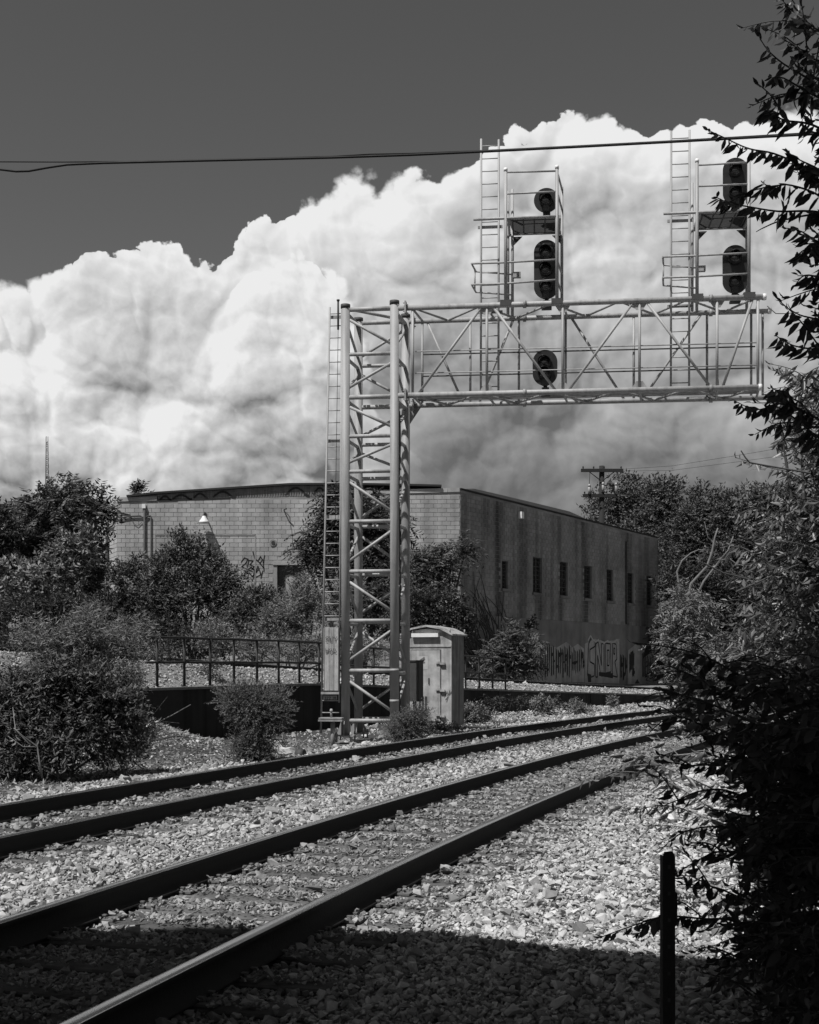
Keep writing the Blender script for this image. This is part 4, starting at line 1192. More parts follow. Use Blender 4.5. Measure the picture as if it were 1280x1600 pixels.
# black arcs sprayed along the fascia
arcs = []
for (xa, xb, yb, h) in ((250, 268, 781, 6), (270, 300, 780, 7), (303, 325, 778, 7), (333, 368, 777, 9), (446, 484, 774, 12), (490, 512, 773, 11)):
    arcs.append([onf(xa + (xb - xa) * t, yb - h * math.sin(math.pi * min(1, t * 1.15)), 0.03) for t in np.linspace(0, 1, 9)])
m_ = MB()
for ln_ in arcs + [[onf(247, 781.5, 0.03), onf(330, 779.5, 0.03), onf(360, 778, 0.03)]]:
    for a, b in zip(ln_[:-1], ln_[1:]):
        d = unit(b - a); s_ = np.cross(FN, d) * 0.045; m_.add([a - s_, b - s_, b + s_, a + s_], [(0, 1, 2, 3)])
m_.build('graffiti', M['paint_black'], bw)
# tag sprayed on the wall above the bushes
tag_ = [[(0.0, 0.9), (0.25, 1.25), (0.55, 1.15), (0.35, 0.8), (0.05, 0.55), (0.4, 0.35), (0.9, 0.15)], [(0.5, 0.5), (0.62, 1.05), (0.95, 1.0), (0.7, 0.7), (1.05, 0.55), (0.85, 0.3)],
        [(0.95, 1.75), (1.1, 1.2), (1.5, 0.85), (1.8, 0.45)], [(1.35, 1.0), (1.55, 1.35), (1.72, 1.1), (1.5, 0.8)], [(1.9, 1.45), (1.78, 0.9), (1.85, 0.2)],
        [(0.3, 0.15), (0.8, 0.5), (1.2, 0.1), (1.35, 0.6), (1.6, -0.1), (1.2, -0.3)], [(0.15, -0.2), (0.5, 0.2), (0.9, -0.25), (1.4, 0.3)], [(1.75, 0.2), (1.6, -0.4)], [(0.6, 0.0), (0.5, -0.5)], [(1.05, 0.35), (1.0, -0.45)]]
strokes('graffiti', tag_, onf(377, 896, 0.02), FX, UP, 0.58, 0.055, FN, M['paint_black'], bw)
# pipes on the wall
m_ = MB(); m_.tube([onf(225.7, 792, 0.10), onf(225.7, 1000, 0.10)], 0.045, 8); m_.build('downpipe', M['steel_dark'], bw)
m_ = MB(); m_.box(onf(225, 791, 0.10), (0.16, 0.14, 0.2)); m_.build('pipe_head', M['white'], bw)
m_ = MB(); m_.tube([onf(235.8, 806.5, 0.08), onf(235.8, 1000, 0.08)], 0.030, 8); m_.build('conduit', M['steel_dark'], bw)
m_ = MB(); m_.tube([onf(236, 806.5, 0.08), onf(230, 806.5, 0.08), onf(226, 810, 0.08), onf(219, 806, 0.08), onf(200, 807, 0.08), onf(190, 809, 0.08), onf(183, 808, 0.09), L1 + dL * 0.6 + nL * 0.08 + UP * 8.2, L1 + dL * 2.6 + nL * 0.08 + UP * 8.12], 0.035, 7); m_.build('cable', M['steel_dark'], bw)
m_ = MB(); m_.tube([onf(183, 796, 0.05), onf(190, 801, 0.05), onf(204, 805, 0.05)], 0.025, 6); m_.tube([onf(205, 807, 0.05), onf(208, 817, 0.06), onf(215, 822, 0.06), onf(222, 816, 0.05)], 0.012, 5); m_.build('loose_wire', M['steel_dark'], bw)
m_ = MB(); m_.tube([onf(427, 848, 0.0), onf(427, 848, 0.07)], 0.16, 16); m_.build('round_vent', M['block'], bw)
m_ = MB(); m_.tube([onf(427, 848, 0.071), onf(427, 848, 0.085)], 0.09, 12); m_.build('vent_grille', M['steel_dark'], bw)
m_ = MB(); m_.tube([onf(444, 798, 0.0), onf(444, 796, 0.25), onf(448, 795, 0.35)], 0.03, 6); m_.tube([onf(447, 800, 0.04), onf(452, 806, 0.03), onf(456, 830, 0.03), onf(458, 862, 0.03)], 0.010, 5); m_.build('broken_fitting', M['steel_dark'], bw)
# gooseneck wall lamp
lp = thing('wall_lamp', 'white conical barn lamp on the sunlit warehouse wall, throwing a long shadow', 'lamp', onf(322, 815, 0.0))
m_ = MB(); b0 = onf(321, 804, 0.0)
m_.tube([b0, b0 + (0, -0.15, 0.02), b0 + (0.0, -0.32, 0.06), b0 + (0.01, -0.41, 0.0), b0 + (0.01, -0.42, -0.1)], 0.035, 8); m_.tube([b0, b0 + (0, -0.03, 0)], 0.09, 10); m_.build('bracket', M['steel_dark'], lp)
c_ = b0 + np.array([0.01, -0.42, -0.08]); n = 20
prof = [(0.07, 0.0), (0.09, -0.06), (0.12, -0.14), (0.22, -0.28), (0.265, -0.37), (0.255, -0.37), (0.21, -0.28), (0.10, -0.14)]
vs = [c_ + (r * math.cos(2 * math.pi * k / n), r * math.sin(2 * math.pi * k / n), z) for r, z in prof for k in range(n)]
m_ = MB(); m_.add(vs, [(j * n + k, j * n + (k + 1) % n, (j + 1) * n + (k + 1) % n, (j + 1) * n + k) for j in range(len(prof) - 1) for k in range(n)], True); m_.build('shade', M['white'], lp)
m_ = MB(); m_.tube([c_ + (0, 0, 0.01), c_ + (0, 0, -0.02)], 0.09, 12); m_.ball(c_ + (0, 0, -0.24), 0.07); m_.build('bulb', M['lens'], lp)

# --- side wall
wins = [(784.3, 793.8, 876.7, 919.8), (832.8, 847.3, 871, 926.5), (875, 887.6, 878, 932), (913, 925, 884, 934.7), (948, 958.8, 890, 939), (980.5, 990.5, 895.8, 942.4), (1010.4, 1019, 900.7, 946)]
sh = []
for xa, xb, ya, yb in wins:
    a, b = ons(xa, ya), ons(xb, ya); c, d = ons((xa + xb) / 2, ya), ons((xa + xb) / 2, yb)
    sh.append((s_of(a), s_of(b), d[2], c[2]))
z_w0 = np.median([h[2] for h in sh[1:]]); z_w1 = np.median([h[3] for h in sh[1:]])
sh = [sh[0]] + [(a, b, z_w0, z_w1) for a, b, _, _ in sh[1:]]
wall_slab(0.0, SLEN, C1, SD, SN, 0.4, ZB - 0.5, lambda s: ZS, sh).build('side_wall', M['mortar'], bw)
Zst = 4.0
rest = MB()
nzs = int((ZS - Zst) / BH)
for c in range(nzs):
    z = Zst + (c + 0.5) * BH; s = 0.0 if c % 2 else -BL / 2
    while s < SLEN - 0.05:
        a, b = max(s, 0.0), min(s + BL, SLEN); s += BL
        if b - a < 0.12: continue
        if any(b > h[0] and a < h[1] and z + BH / 2 > h[2] and z - BH / 2 < h[3] for h in sh): 
            continue
        q = C1 + SD * (a + b) / 2 + UP * z; bm_ = block_mesh(b - a)
        rest.add([q + SD * p[0] + SN * (-p[1] + 0.0008) + UP * p[2] for p in bm_.v], bm_.f)
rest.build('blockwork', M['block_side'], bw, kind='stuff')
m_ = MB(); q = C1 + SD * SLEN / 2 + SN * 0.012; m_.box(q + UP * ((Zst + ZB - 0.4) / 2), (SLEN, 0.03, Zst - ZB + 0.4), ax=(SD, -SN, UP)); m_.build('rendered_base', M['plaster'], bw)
for (a, b, z0, z1) in sh:
    c = C1 + SD * (a + b) / 2
    m_ = MB(); m_.box(c - SN * 0.20 + UP * (z0 + z1) / 2, (b - a, 0.03, z1 - z0), ax=(SD, -SN, UP)); wo_ = m_.build('window', M['glass'], bw)
    m_ = MB()
    for f in (0.0, 0.5, 1.0): m_.box(C1 + SD * (a + (b - a) * (0.04 + 0.92 * f)) - SN * 0.15 + UP * (z0 + z1) / 2, (0.05, 0.05, z1 - z0), ax=(SD, -SN, UP))
    for f in (0.02, 0.25, 0.5, 0.75, 0.98): m_.box(c - SN * 0.15 + UP * (z0 + (z1 - z0) * f), (b - a - 0.12, 0.04, 0.05), ax=(SD, -SN, UP))
    m_.build('frame', M['steel_dark'], wo_)
    m_ = MB()
    for k in range(5): m_.tube([C1 + SD * (a + (b - a) * (k + 1) / 6) - SN * 0.06 + UP * z0, C1 + SD * (a + (b - a) * (k + 1) / 6) - SN * 0.06 + UP * z1], 0.012, 5)
    for k in range(4): m_.tube([C1 + SD * (a + 0.01) - SN * 0.06 + UP * (z0 + (z1 - z0) * (k + 0.5) / 4), C1 + SD * (b - 0.01) - SN * 0.06 + UP * (z0 + (z1 - z0) * (k + 0.5) / 4)], 0.012, 5)
    m_.build('bars', M['steel_dark'], wo_)
    m_ = MB(); m_.box(c + SN * 0.02 + UP * (z0 - 0.07), (b - a + 0.16, 0.16, 0.13), ax=(SD, -SN, UP)); m_.build('sill', M['plaster'], wo_)
# parapet flashing and the low dark roof slope behind it
m_ = MB(); m_.box(C1 + SD * SLEN / 2 - SN * 0.15 + UP * (ZS + 0.045), (SLEN, 0.42, 0.08), ax=(SD, -SN, UP)); m_.build('flashing', M['roof'], bw)
prof_ = [(719, 764), (741, 763.5), (780, 772.5), (826, 783.5), (890, 799), (918, 811.5)]
m_ = MB(); tl_ = [ons(x, y, -0.8) for x, y in prof_]; bl_ = [C1 + SD * s_of(p) - SN * 0.30 + UP * (ZS + 0.086) for p in tl_]
for k in range(len(tl_) - 1):
    bk = -SN * 5 - UP * 0.5
    m_.add([bl_[k], bl_[k + 1], tl_[k + 1], tl_[k], tl_[k] + bk, tl_[k + 1] + bk], [(0, 1, 2, 3), (3, 2, 5, 4)])
m_.build('roof_slope', M['roof'], bw)
# rainwater pipe, white bracket, stain pipes
m_ = MB(); a, b = ons(979, 846, 0.08), ons(979, 975, 0.08); b[:2] = a[:2]; m_.tube([a, b], 0.05, 8); m_.build('downpipe', M['steel_dark'], bw)
m_ = MB(); m_.box(ons(814.5, 805, 0.10), (0.26, 0.2, 0.34), ax=(SD, -SN, UP)); m_.build('bracket', M['white'], bw)

# graffiti along the base of the side wall: real outlines laid on the plaster
def sidepoly(name, polys, material, lift):
    m_ = MB()
    for poly in polys:
        pts_ = [ons(x, y, lift) for x, y in poly]
        m_.add(pts_, [tuple(range(len(pts_)))[::-1]])
    return m_.build(name, material, bw)
pale = [[(818, 1064), (819, 1010), (828, 1004), (836, 1012), (837, 1064)], [(894, 1066), (894, 1012), (903, 1006), (913, 1014), (913, 1066)], [(838, 1066), (838, 1015), (850, 1006), (870, 1012), (885, 1003), (893, 1010), (893, 1066)], [(914, 1067), (914, 1006), (930, 998), (946, 1003), (968, 998), (968, 1068)], [(981, 1069), (982, 1016), (997, 1004), (1006, 1018), (1027, 1016), (1027, 1070)]]
for pl_ in pale: sidepoly('graffiti', [pl_], M['paint_mid'], 0.032)
dark = []
gr_ = random.Random(21)
def letter_bars(x0, x1, ytop, ybot, n):
    xs = np.linspace(x0, x1, n + 1)
    for i in range(n):
        a, b = xs[i] + 0.4, xs[i + 1] - 0.5; yt = ytop + gr_.uniform(-4, 5); yb = ybot + gr_.uniform(-6, 5)
        m1 = (a + b) / 2
        dark.append([(a, yt), (m1 + 0.5, yt + 3), (m1 + 0.9, (yt + yb) / 2), (m1 + 0.3, yb - 4), (a + 0.2, yb)])
        for _q in range(2):
            if gr_.random() < 0.6:
                ym = gr_.uniform(yt + 4, yb - 6); hh_ = gr_.uniform(2.5, 6); dark.append([(a, ym), (b + 0.9, ym - 1.5), (b + 0.9, ym - 1.5 + hh_), (a, ym + hh_)])
        if gr_.random() < 0.75: dark.append([(m1 + 0.5, yt + 5 + gr_.uniform(0, 6)), (b, yt + 4), (b - 0.2, (yt + yb) / 2 + gr_.uniform(-6, 8)), (m1 + 0.6, (yt + yb) / 2)])
        if gr_.random() < 0.7: dark.append([(m1 + 0.2, (yt + yb) / 2 + 6), (b, (yt + yb) / 2 + 7), (b - 0.3, yb), (m1, yb - 3)])
letter_bars(820, 842, 1016, 1052, 7); letter_bars(844, 867, 1008, 1056, 7); letter_bars(868, 892, 1010, 1058, 7); letter_bars(893, 913, 1014, 1050, 7); letter_bars(969, 980, 1024, 1060, 3); letter_bars(983, 992, 1020, 1058, 2); letter_bars(1003, 1027, 1026, 1060, 6)
sidepoly('graffiti', dark, M['paint_black'], 0.036)
# outlined block letters
ol = [[(920, 1006), (919, 1030), (918, 1055), (924, 1058), (929, 1056), (929, 1038), (922, 1034), (922, 1015), (930, 1010), (930, 1003), (924, 997), (920, 1006)],
      [(931, 1058), (931, 1006), (935, 1003), (940, 1040), (940, 1006), (944, 1005), (944, 1056), (939, 1056), (934, 1024), (934, 1058), (931, 1058)],
      [(946, 1005), (954, 1006), (955, 1050), (946, 1052), (946, 1005)], [(949, 1016), (952, 1016), (952, 1040), (949, 1040), (949, 1016)],
      [(957, 1004), (963, 1007), (964, 1030), (961, 1034), (965, 1058), (957, 1056), (957, 1004)], [(959, 1013), (961, 1013), (961, 1022), (959, 1022), (959, 1013)]]
m_ = MB()
for ln_ in ol:
    p_ = [ons(x, y, 0.040) for x, y in ln_]
    for a, b in zip(p_[:-1], p_[1:]):
        d = unit(b - a); s_ = np.cross(SN, d) * 0.045; m_.add([a - s_, b - s_, b + s_, a + s_], [(0, 1, 2, 3)])
m_.build('graffiti', M['paint_black'], bw)
for ln_ in ([(919, 1001), (923, 993), (926, 999), (931, 1003), (936, 999)], [(938, 1001), (944, 1005), (950, 1001), (952, 1004)], [(955, 1004), (961, 1003), (964, 999), (967, 1005)]):
    m_ = MB(); p_ = [ons(x, y, 0.044) for x, y in ln_]
    for a, b in zip(p_[:-1], p_[1:]):
        d = unit(b - a); s_ = np.cross(SN, d) * 0.05; m_.add([a - s_, b - s_, b + s_, a + s_], [(0, 1, 2, 3)])
    m_.build('graffiti', M['paint_pale'], bw)
sidepoly('graffiti', [[(918, 1052), (924, 1054), (924, 1066), (919, 1066)], [(936, 1050), (958, 1052), (958, 1060), (936, 1056)], [(985, 1020), (990, 1016), (988, 1040), (985, 1044)], [(1003, 1022), (1006, 1018), (1010, 1052), (1006, 1058)], [(1014, 1048), (1027, 1050), (1027, 1056), (1016, 1054)], [(992, 1068), (996, 1061), (1000, 1068)]], M['paint_black'], 0.037)
# dead vine stems clinging to the side wall
vn = thing('dead_vine', 'bare dead vine stems spread over the shaded warehouse wall near its corner', 'vine', C1 + SN * 0.03 + SD * 1.5 + UP * 0.4)
vr = random.Random(8)
for k in range(64):
    m_ = MB(); x = vr.uniform(724, 806); y = vr.uniform(1005, 1050); pts_ = []
    ang = vr.uniform(-0.9, -0.1)                      # stems fan up and to the left
    n_ = 12; stp_ = vr.uniform(5.5, 12.5)
    for j in range(n_):
        pts_.append(ons(max(720.5, x), y, 0.05)); y -= stp_ * math.cos(ang); x += stp_ * 0.75 * math.sin(ang) + vr.uniform(-0.9, 0.9)
        ang += vr.uniform(-0.22, 0.20)
        if y < 872 + (x - 720) * 0.55: break
    if len(pts_) > 3: m_.tube(pts_, list(np.linspace(0.032, 0.010, len(pts_))), 5); m_.build('stem', M['bark'], vn)

# ================================================================== small far building, radio mast, utility pole, wires
fb = thing('distant_building', 'small pale block building with a flat dark roof, mostly hidden behind trees', 'building', W(10, 1010, 78) * [1, 1, 0])
pA, pB = W(-40, 795, 78), W(37, 795, 78)
m_ = MB(); m_.box(((pA[0] + pB[0]) / 2, 82, pA[2] / 2), (pB[0] - pA[0], 8, pA[2])); m_.build('wall', M['block'], fb)
m_ = MB(); m_.box(((pA[0] + pB[0]) / 2 + 0.2, 82, pA[2] + 0.13), (pB[0] - pA[0] + 0.9, 8.9, 0.26)); m_.build('roof', M['roof'], fb)
m_ = MB(); a = W(2, 781, 78); b = W(30, 778.5, 78); m_.tube([(a[0], 79, pA[2]), (a[0], 79, a[2])], 0.03, 5); m_.tube([(a[0], 79, a[2]), (b[0], 79, b[2])], 0.03, 5); m_.build('antenna', M['steel_dark'], fb)

MY = 420.0; mbse = W(73, 1037, MY); mt_ = W(73, 682, MY)[2]
ms = thing('radio_mast', 'tall thin lattice radio mast rising far behind the trees', 'mast', (mbse[0], MY, 0))
def mast_r(z): return 0.40 + 1.5 * (1 - z / mt_) ** 1.0
for k in range(3):
    t = 2 * math.pi * k / 3 + 0.4
    m_ = MB(); m_.tube([(mbse[0] + mast_r(z) * math.cos(t), MY + mast_r(z) * math.sin(t), z) for z in (0, mt_ * 0.5, mt_)], 0.10, 5); m_.build('leg', M['steel_dark'], ms)
m_ = MB(); z = 4.0; kk = 0
while z < mt_ - 2:
    r0, r1 = mast_r(z), mast_r(z + 2.2)
    for k in range(3):
        t0_, t1_ = 2 * math.pi * k / 3 + 0.4, 2 * math.pi * (k + 1) / 3 + 0.4
        a = (mbse[0] + r0 * math.cos(t0_), MY + r0 * math.sin(t0_), z); b = (mbse[0] + r1 * math.cos(t1_), MY + r1 * math.sin(t1_), z + 2.2)
        a2 = (mbse[0] + r0 * math.cos(t1_), MY + r0 * math.sin(t1_), z)
        m_.tube([a, b], 0.07, 4, False); m_.tube([a, a2], 0.07, 4, False)
    z += 2.2
m_.build('lattice', M['steel_dark'], ms)
PY_ = 92.0; pb_ = W(940.5, 1000, PY_); zt_p = W(0, 728, PY_)[2]
up_ = thing('utility_pole', 'dark wooden utility pole with two crossarms behind the warehouse', 'utility pole', (pb_[0], PY_, 0.3))
m_ = MB(); m_.tube([(pb_[0], PY_, 0.2), (pb_[0], PY_, zt_p)], [0.26, 0.20], 10); m_.build('pole', M['wood'], up_)
for y, xa, xb in ((735, 908, 974), (774.5, 911, 965)):
    a, b = W(xa, y, PY_ - 0.25), W(xb, y, PY_ - 0.25)
    m_ = MB(); m_.box((a + b) / 2, (b[0] - a[0], 0.16, 0.24)); ca_ = m_.build('crossarm', M['wood'], up_)
    for f in (0.05, 0.3, 0.55, 0.95):
        q = a + (b - a) * f + UP * 0.08; m_ = MB(); m_.tube([q, q + UP * 0.16], 0.05, 8); m_.tube([q + UP * 0.16, q + UP * 0.24], [0.08, 0.03], 8); m_.build('insulator', M['lens'], ca_)
    for s_ in (-1, 1):
        m_ = MB(); c = W(940.5, y, PY_ - 0.25); m_.tube([c + (s_ * 1.0, 0, -0.06), c + (s_ * 0.1, 0, -0.75)], 0.035, 6); m_.build('arm_brace', M['wood'], ca_)
for x, yt, yb in ((921, 760, 772), (942.5, 757, 768), (963, 758, 771)):
    a, b = W(x, yt, PY_ - 0.35), W(x, yb, PY_ - 0.35)
    m_ = MB(); m_.tube([b, a], 0.10, 10); m_.tube([a, a + UP * 0.18], [0.13, 0.05], 8); m_.build('cutout', M['cabinet'], up_)
m_ = MB(); m_.tube([W(922, 738, PY_ - .2), W(921, 758, PY_ - .3)], 0.02, 4); m_.tube([W(921, 772, PY_ - .3), W(921, 786, PY_ - .3), W(926, 790, PY_ - .3), W(940, 789, PY_ - .3)], 0.025, 5); m_.build('jumper_wire', M['wire'], up_)

def cable(label, pts_, r, name='overhead_wire', grp=None):
    m_ = MB(); m_.tube(pts_, r, 6)
    c = pts_[0]
    return m_.solo(name, M['wire'], label, 'wire', tuple(c), grp)
WY = 15.0
cable('thick black overhead cable crossing the sky above the gantry', [W(x, y, WY) for x, y in ((-300, 262), (-60, 257), (0, 264.5), (25, 267.5), (45, 267), (75, 261.5), (105, 257), (160, 254.5), (330, 250.5), (520, 246), (640, 242), (760, 236.5), (900, 229.5), (1050, 221.5), (1280, 209), (1700, 187))], 0.016)
cable('thin black wire running just above the thick overhead cable', [W(x, y, WY) for x, y in ((-300, 252), (0, 252.5), (100, 252.8), (200, 252), (330, 249.0), (520, 244.0), (580, 240.5), (640, 239.5), (760, 235), (900, 228), (1050, 220), (1280, 206.5), (1700, 184))], 0.009)
cable('faint far power line sloping up from the utility pole, upper strand', [W(x, y, Y) for x, y, Y in ((974, 733, PY_), (1050, 728, 90), (1150, 712, 86), (1280, 690, 80), (1500, 640, 74))], 0.011)
cable('faint far power line sloping up from the utility pole, lower strand', [W(x, y, Y) for x, y, Y in ((964, 736, PY_), (1050, 735, 90), (1150, 722, 86), (1280, 704, 80), (1500, 660, 74))], 0.011)

# ================================================================== fence post in the foreground, rubble
q = W(1043, 1332, 4.6); z0 = float(h_low(*inv(q[0], q[1])))
fp = thing('fence_post', 'short dark steel fence post standing in the shaded gravel', 'post', (q[0], q[1], z0))
m_ = MB(); hw = 0.0235; zt_ = q[2]
ring = [(-hw, -0.03), (hw, -0.03), (hw, 0.022), (hw - 0.006, 0.022), (hw - 0.006, -0.022), (-hw + 0.006, -0.022), (-hw + 0.006, 0.022), (-hw, 0.022)]
m_.prism([(q[0] + a, q[1] + b, z0 - 0.2) for a, b in ring], (0, 0, zt_ - 0.012 - z0 + 0.2))
m_.prism([(q[0] - hw, q[1] - 0.03, zt_ - 0.012), (q[0] - hw * 0.7, q[1] - 0.03, zt_ + 0.006), (q[0] + hw * 0.6, q[1] - 0.03, zt_ + 0.008), (q[0] + hw, q[1] - 0.03, zt_ - 0.012)], (0, 0.008, 0))
m_.build('channel', M['rail'], fp)
for k in range(9):
    m_ = MB(); z = zt_ - 0.05 - k * 0.10; m_.box((q[0], q[1] - 0.031, z), (0.010, 0.004, 0.014)); m_.build('punched_hole', M['steel_dark'], fp)
m_ = MB(); m_.box((q[0] + hw + 0.004, q[1] - 0.01, zt_ - 0.20), (0.010, 0.03, 0.10)); m_.build('side_lug', M['rail'], fp)

def rock(name, label, cat, px, py, size, seed, material, flat=0.6, Y=None, group=None):
    dyy = py - HY; Y = Y or F * (HC + 0.06) / dyy
    p = W(px, py, Y); p[2] = float(ground_z(p[0], p[1]))
    r = np.random.default_rng(seed)
    import bmesh
    bm = bmesh.new(); pts_ = unit(r.normal(size=(26, 3))) * r.uniform(0.7, 1.0, (26, 1)) * np.array(size) / 2
    for v in pts_: bm.verts.new(v + np.array([0, 0, size[2] * 0.3]))
    bmesh.ops.convex_hull(bm, input=bm.verts); bmesh.ops.delete(bm, geom=[v for v in bm.verts if not v.link_faces], context='VERTS')
    me = bpy.data.meshes.new(name); bm.to_mesh(me); bm.free(); me.materials.append(material)
    o = bpy.data.objects.new(name, me); COL.objects.link(o); o.location = p; o['label'] = label; o['category'] = cat
    if group: o['group'] = group
    return o
# broken concrete chunk: lumpy bar
def lump_bar(name, label, cat, pts_, r, material, seed):
    rr_ = random.Random(seed); m_ = MB()
    m_.tube(pts_, [r * rr_.uniform(0.6, 1.15) for _ in pts_], 7, True, False)
    v = np.array(m_.v); v += np.array([[rr_.uniform(-1, 1) for _ in range(3)] for _ in v]) * r * 0.25; m_.v = [tuple(p) for p in v]
    return m_.solo(name, material, label, cat, tuple(pts_[0]))
YC = 22.0
zg = float(ground_z(*W(435, 1170, YC)[:2])); 
lump_bar('concrete_chunk', 'white broken concrete chunk lying beside the juniper bush', 'rubble', [np.array([W(x, 0, YC)[0], YC + d, zg + z]) for x, z, d in ((420, 0.26, 0.25), (429, 0.22, 0.2), (438, 0.12, 0.1), (449, 0.11, 0.05), (458, 0.15, 0.0))], 0.10, M['concrete'], 3)
m_ = MB(); a = np.array([W(463, 0, YC)[0], YC - 0.1, zg + 0.09]); m_.tube([a + (0.02, 0, 0), a + (0.16, -0.05, 0)], 0.10, 14); m_.tube([a + (0.161, -0.0503, 0), a + (0.165, -0.0515, 0)], 0.06, 12); m_.solo('pipe_stub', M['steel_dark'], 'dark pipe stub lying beside the broken concrete chunk', 'pipe', tuple(a - (0, 0, 0.1)))
rock('flat_stone', 'flat pale stone slab in the gravel behind the fence post', 'stone', 1022, 1388, (0.46, 0.16, 0.05), 3, M['concrete'])
rock('boulder', 'rounded stone bigger than the ballast around it', 'stone', 918, 1408, (0.13, 0.11, 0.09), 5, M['stone'])
for k, (x, y, s_, lb) in enumerate(((233, 1166, 0.16, 'pale rubble lump below the long leaning dead branch'), (212, 1157, 0.22, 'largest pale rubble lump at the right edge of the verge bush'), (113, 1215, 0.26, 'pale crumpled rubble in front of the verge bush beside the forked branch'),
                                    (20, 1228, 0.12, 'small dark-edged stone lying on the gravel in front of the verge bush'), (300, 1172, 0.10, 'small pale rubble bit between the juniper and the verge bush'), (180, 1200, 0.12, 'small rubble bit under the weeds at the edge of the verge bush'))):
    rock('rubble_piece', lb, 'rubble', x, y, (s_, s_ * 0.7, s_ * 0.45), 30 + k, M['concrete'], group='rubble pieces on the littered verge')
# big flat stones by the gantry footing
for k, (x, y, s_, lb) in enumerate(((570, 1150, 0.24, 'largest pale stone lump lying between the gantry legs'), (583, 1154, 0.20, 'pale stone beside the largest lump between the gantry legs'),
                                    (557, 1158, 0.20, 'pale stone lump against the leg of the gantry beside the ladder'), (596, 1150, 0.20, 'pale stone lump close to the gantry leg beside the small juniper'))):
    rock('footing_stone', lb, 'stone', x, y, (s_, s_ * 0.8, s_ * 0.6), 60 + k, M['concrete'], group='stones at the gantry feet')

# ================================================================== vegetation
def leaves_mesh(base, d, s, L, Wd, fold=0.25, fine=False, curl=0.15):
    """vectorised leaves. base, d (along), s (sideways): (n,3); L, Wd: (n,)"""
    n = len(base); nn = np.cross(d, s)
    L = L[:, None]; Wd = Wd[:, None]
    if fine:
        st = [(0.30, 0.40), (0.62, 0.42)]
        vs = [base]
        for f, w in st:
            c = base + d * L * f - nn * L * curl * f * f
            vs += [c - s * Wd * w + nn * Wd * fold, c - nn * 0.0, c + s * Wd * w + nn * Wd * fold]
        vs.append(base + d * L - nn * L * curl)
        v = np.stack(vs, 1).reshape(-1, 3)
        k = 8; t = [(0, 1, 2), (0, 2, 3), (1, 4, 5), (1, 5, 2), (2, 5, 6), (2, 6, 3), (4, 7, 5), (5, 7, 6)]
    else:
        m = base + d * L * 0.45
        vs = [base, m - s * Wd * 0.5 + nn * Wd * fold, base + d * L - nn * L * curl, m + s * Wd * 0.5 + nn * Wd * fold]
        v = np.stack(vs, 1).reshape(-1, 3); k = 4; t = [(0, 1, 2), (0, 2, 3)]
    f = (np.arange(n)[:, None, None] * k + np.array(t)[None]).reshape(-1, 3)
    return v, f

def noise3(p, sc_, seed=0.0):
    return np.array([mnoise.noise(Vector((q[0] * sc_ + seed, q[1] * sc_ - seed, q[2] * sc_ + 0.37 * seed))) for q in p])

